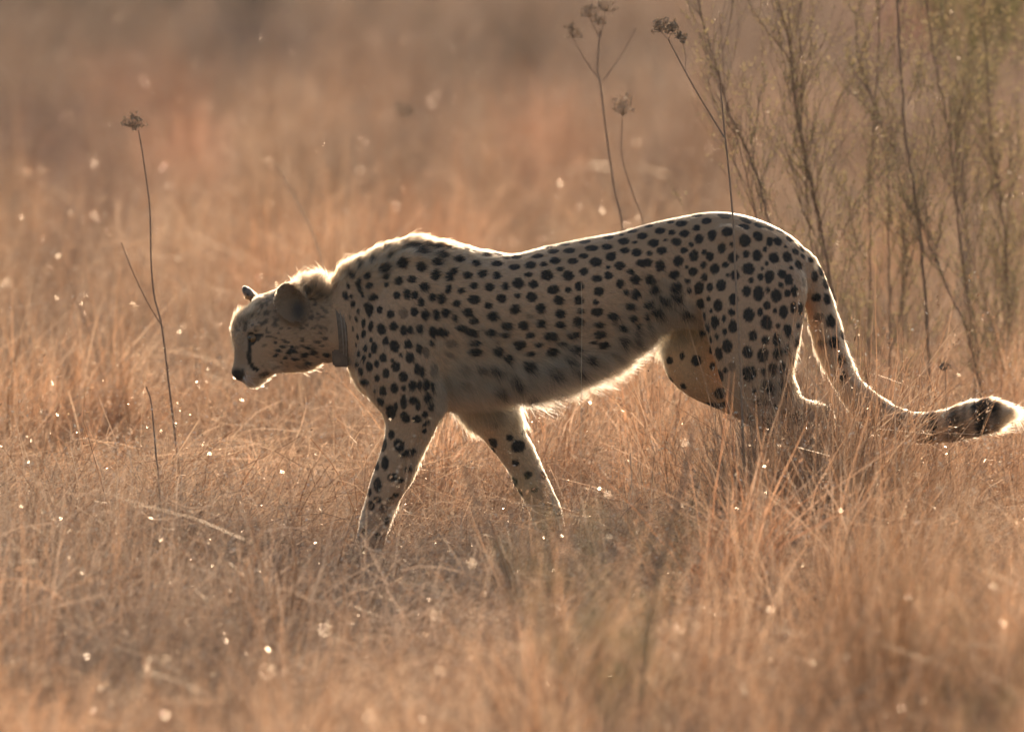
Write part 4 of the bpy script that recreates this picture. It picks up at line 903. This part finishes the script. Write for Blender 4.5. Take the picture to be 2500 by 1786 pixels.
def shrub(label, stems, Y, group, leaf=None, dens=1.0, leafsize=.009, br=1.0, name='feathery_shrub', spread=.34, low=.0):
    leaf = leaf or LEAF_O
    P0 = to_ground(stems[0][0], Y); base = P0[-1]; e = empty(name, base); tag(e, label, 'shrub', group)
    BV_, BF_, LV, LF = [], [], [], []
    def sprig(p, d, L, depth):
        n = max(4, int(L / .018)); q = p.copy(); pts = [p.copy()]; dd = d.normalized()
        for i in range(n):
            dd = (dd + Vector((R.gauss(0, .10), R.gauss(0, .10), R.gauss(.07, .05)))).normalized(); q = q + dd * L / n; pts.append(q.copy())
            if depth < 2 and R.random() < .42 * br:
                s_ = Vector((R.gauss(0, 1), R.gauss(0, 1), R.uniform(0, .6))).normalized()
                sprig(q, (dd + s_ * .75).normalized(), L * R.uniform(.25, .55), depth + 1)
            if q.z > low:
                for k in range(3):
                    if R.random() > dens * .68: continue
                    u = (dd + Vector((R.gauss(0, .7), R.gauss(0, .7), R.gauss(.2, .5)))).normalized()
                    v = u.cross(Vector((R.gauss(0, 1), R.gauss(0, 1), R.gauss(0, 1)))).normalized()
                    l = leafsize * R.uniform(.5, 1.5); b = len(LV)
                    LV.extend([q, q + u * l * .5 + v * l * .16, q + u * l, q + u * l * .5 - v * l * .16]); LF.append((b, b + 1, b + 2, b + 3))
        tube(BV_, BF_, pts, .0013 / (depth + 1), .0005, 3)
    for pts, r in stems:
        P = [p - base for p in smooth(to_ground(pts, Y), 6)]
        V, F = [], []; tube(V, F, jitter(P, .0015), r * .45, r, 6); link('stem', mesh('stem', V, F, True), e, WOOD)
        tot = len(P)
        for i in range(1, tot - 1):
            if P[i].z < .18 + low: continue
            seg = (P[i - 1] - P[i]); m_ = max(1, int(seg.length / .035 * dens + R.random()))
            for k in range(m_):
                q = P[i] + seg * R.random(); t = 1 - i / tot
                an = R.uniform(0, 6.283)
                d = (seg.normalized() + Vector((math.cos(an), math.sin(an), 0)) * R.uniform(.35, .8)).normalized()
                if R.random() < .50: sprig(q, d, spread * R.uniform(.35, 1.0), 1 if R.random() < .5 else 0)
    link('branches', mesh('branches', BV_, BF_), e, WOOD)
    tag(link('foliage', mesh('foliage', LV, LF), e, leaf), kind='stuff')
    return e
G2 = 'feathery shrubs at the right edge of the clearing'
shrub('slim feathery shrub leaning up left behind the rump of the cheetah', [([(1690, -120), (1704, 0), (1726, 91), (1753, 176), (1783, 281), (1841, 406), (1871, 521), (1890, 640)], .0036), ([(1760, 60), (1768, 200), (1780, 300), (1800, 340)], .002)], 2.6, G2, dens=.55)
shrub('forked feathery shrub directly above the base of the tail', [([(1880, -120), (1900, 0), (1926, 98), (1933, 172), (1943, 266), (1958, 340), (1982, 448), (1997, 522), (2022, 655), (2040, 760)], .0042), ([(1970, 330), (1968, 450), (1975, 560), (1985, 640)], .0024), ([(1800, -40), (1860, 60), (1915, 130), (1935, 190)], .0018)], 3.0, G2, dens=.6)
shrub('pale budding shrub of three thin stems right of the tail base', [([(2150, -100), (2147, 0), (2145, 90), (2137, 276), (2130, 340), (2122, 443), (2125, 600), (2122, 788)], .0026), ([(2100, 160), (2125, 230), (2160, 330), (2169, 450), (2169, 591), (2172, 788)], .0026), ([(2205, 430), (2204, 566), (2204, 788)], .0022)], 3.6, G2, dens=1.0)
shrub('tall dark stemmed shrub with a stem forking low to the right', [([(2184, -120), (2189, 0), (2201, 197), (2209, 315), (2228, 443), (2246, 566), (2263, 798)], .0044), ([(2243, 530), (2268, 600), (2293, 655), (2325, 730), (2357, 798)], .0034)], 3.2, G2, dens=.65)
shrub('upright shrub with one long wavy stem second from the right edge', [([(2255, -100), (2263, 0), (2278, 123), (2312, 295), (2322, 374), (2334, 493), (2347, 630), (2366, 754)], .0036), ([(2300, 430), (2318, 450), (2332, 475)], .0014)], 3.8, G2, dens=.9)
shrub('olive shrub with a bent stem nearest the right edge', [([(2400, -60), (2408, 150), (2420, 345), (2435, 443), (2455, 591), (2462, 788)], .0036), ([(2470, 380), (2462, 500), (2456, 600)], .0018)], 4.2, G2, dens=1.2)
shrub('soft green shrub blurred behind the upper right stems', [([(2380, -60), (2370, 150), (2360, 330)], .005), ([(2300, -60), (2310, 100), (2340, 330)], .005), ([(2450, 0), (2430, 180), (2400, 330)], .005)], 11, G2, LEAF_G, 1.3, .012, 1.3, spread=.55, low=.5)
G3 = 'out of focus shrubs close to the viewer'
shrub('olive shrub top melting into blur at the bottom centre', [([(1450, 1500), (1470, 1620), (1480, 1760), (1485, 1900)], .003), ([(1560, 1540), (1530, 1650), (1500, 1780)], .003), ([(1380, 1560), (1420, 1660), (1470, 1780)], .003)], -14.5, G3, LEAF_G, .55, .008, .8, spread=.22)
shrub('olive shrub top melting into blur at the bottom right corner', [([(2390, 1590), (2400, 1680), (2400, 1800)], .003), ([(2480, 1540), (2460, 1660), (2430, 1780)], .003), ([(2300, 1640), (2340, 1720), (2380, 1800)], .003)], -14.5, G3, LEAF_G, .35, .007, .6, spread=.20)

DUSK = leaf_material('dark_bush_leaf', (.07, .062, .055), (.16, .13, .10), .25, .04, .5, 9)
def far_bush(label, px, py, w, h, n):
    """low dark bush whose middle shows at the pixel px, py"""
    ang = PITCH + math.atan((py - 893) * KPX); d = (CAMH - h * .5) / math.tan(ang); Y = d - FD
    x = (px - 1250) * KPX * d; base = Vector((x, Y, ground_z(x, Y)))
    e = empty('low_dark_bush', base); tag(e, label, 'bush', 'dark bushes beyond the cheetah')
    V, F = [], []
    for k in range(9):
        a = R.uniform(0, 6.28); q = Vector((math.cos(a), math.sin(a), 0)) * w * .35 * R.random()
        tube(V, F, [q * .2, q * .6 + Vector((0, 0, h * .5)), q + Vector((0, 0, h * .9))], .008, .003, 4)
    link('branches', mesh('branches', V, F), e, WOOD)
    V, F = [], []
    for k in range(n):
        a = R.uniform(0, 6.28); r = math.sqrt(R.random()) * w * .5; z = R.random() ** .8
        c = np.array([r * math.cos(a) * (1.1 - .6 * z), r * math.sin(a) * (1.1 - .6 * z), h * z * R.uniform(.8, 1.1)])
        u = NP.randn(3) + np.array([0, 0, .8]); u /= np.linalg.norm(u); v = np.cross(u, NP.randn(3)); v /= np.linalg.norm(v); l = R.uniform(.010, .022); b = len(V)
        V += [c - u * l, c - v * l * .4, c + u * l, c + v * l * .4]; F.append((b, b + 1, b + 2, b + 3))
    tag(link('foliage', mesh('foliage', V, F), e, DUSK), kind='stuff')
for lab, px, py, w, h in [('dark bush blurred at the top edge left of centre, second of its row', 370, 20, 1.1, .42), ('dark bush blurred in the top left corner', 120, 40, .9, .36), ('dark bush blurred at the top edge, third of its row', 620, 20, .6, .4)]:
    far_bush(lab, px, py - 20, w, h * 1.4, 1100)

# ------------------------------------------------------------ sunlit dust in the air
def haze():
    x0, x1, y0, y1, z0, z1 = -640, 640, -90, 1540, -1.2, 2.9
    V = [(x, y, z) for z in (z0, z1) for y in (y0, y1) for x in (x0, x1)]
    F = [(0, 2, 3, 1), (4, 5, 7, 6), (0, 1, 5, 4), (2, 6, 7, 3), (0, 4, 6, 2), (1, 3, 7, 5)]
    m, nt, out = nodes_of('haze_air'); v = add(nt, 'ShaderNodeVolumePrincipled')
    v.inputs['Color'].default_value = (.95, .93, .90, 1); v.inputs['Density'].default_value = .00016; v.inputs['Anisotropy'].default_value = .3
    nt.links.new(v.outputs[0], out.inputs['Volume'])
    tag(link('haze', mesh('haze', V, F), mat=m), kind='stuff', label='thin sunlit dust haze over the grassland')
haze()
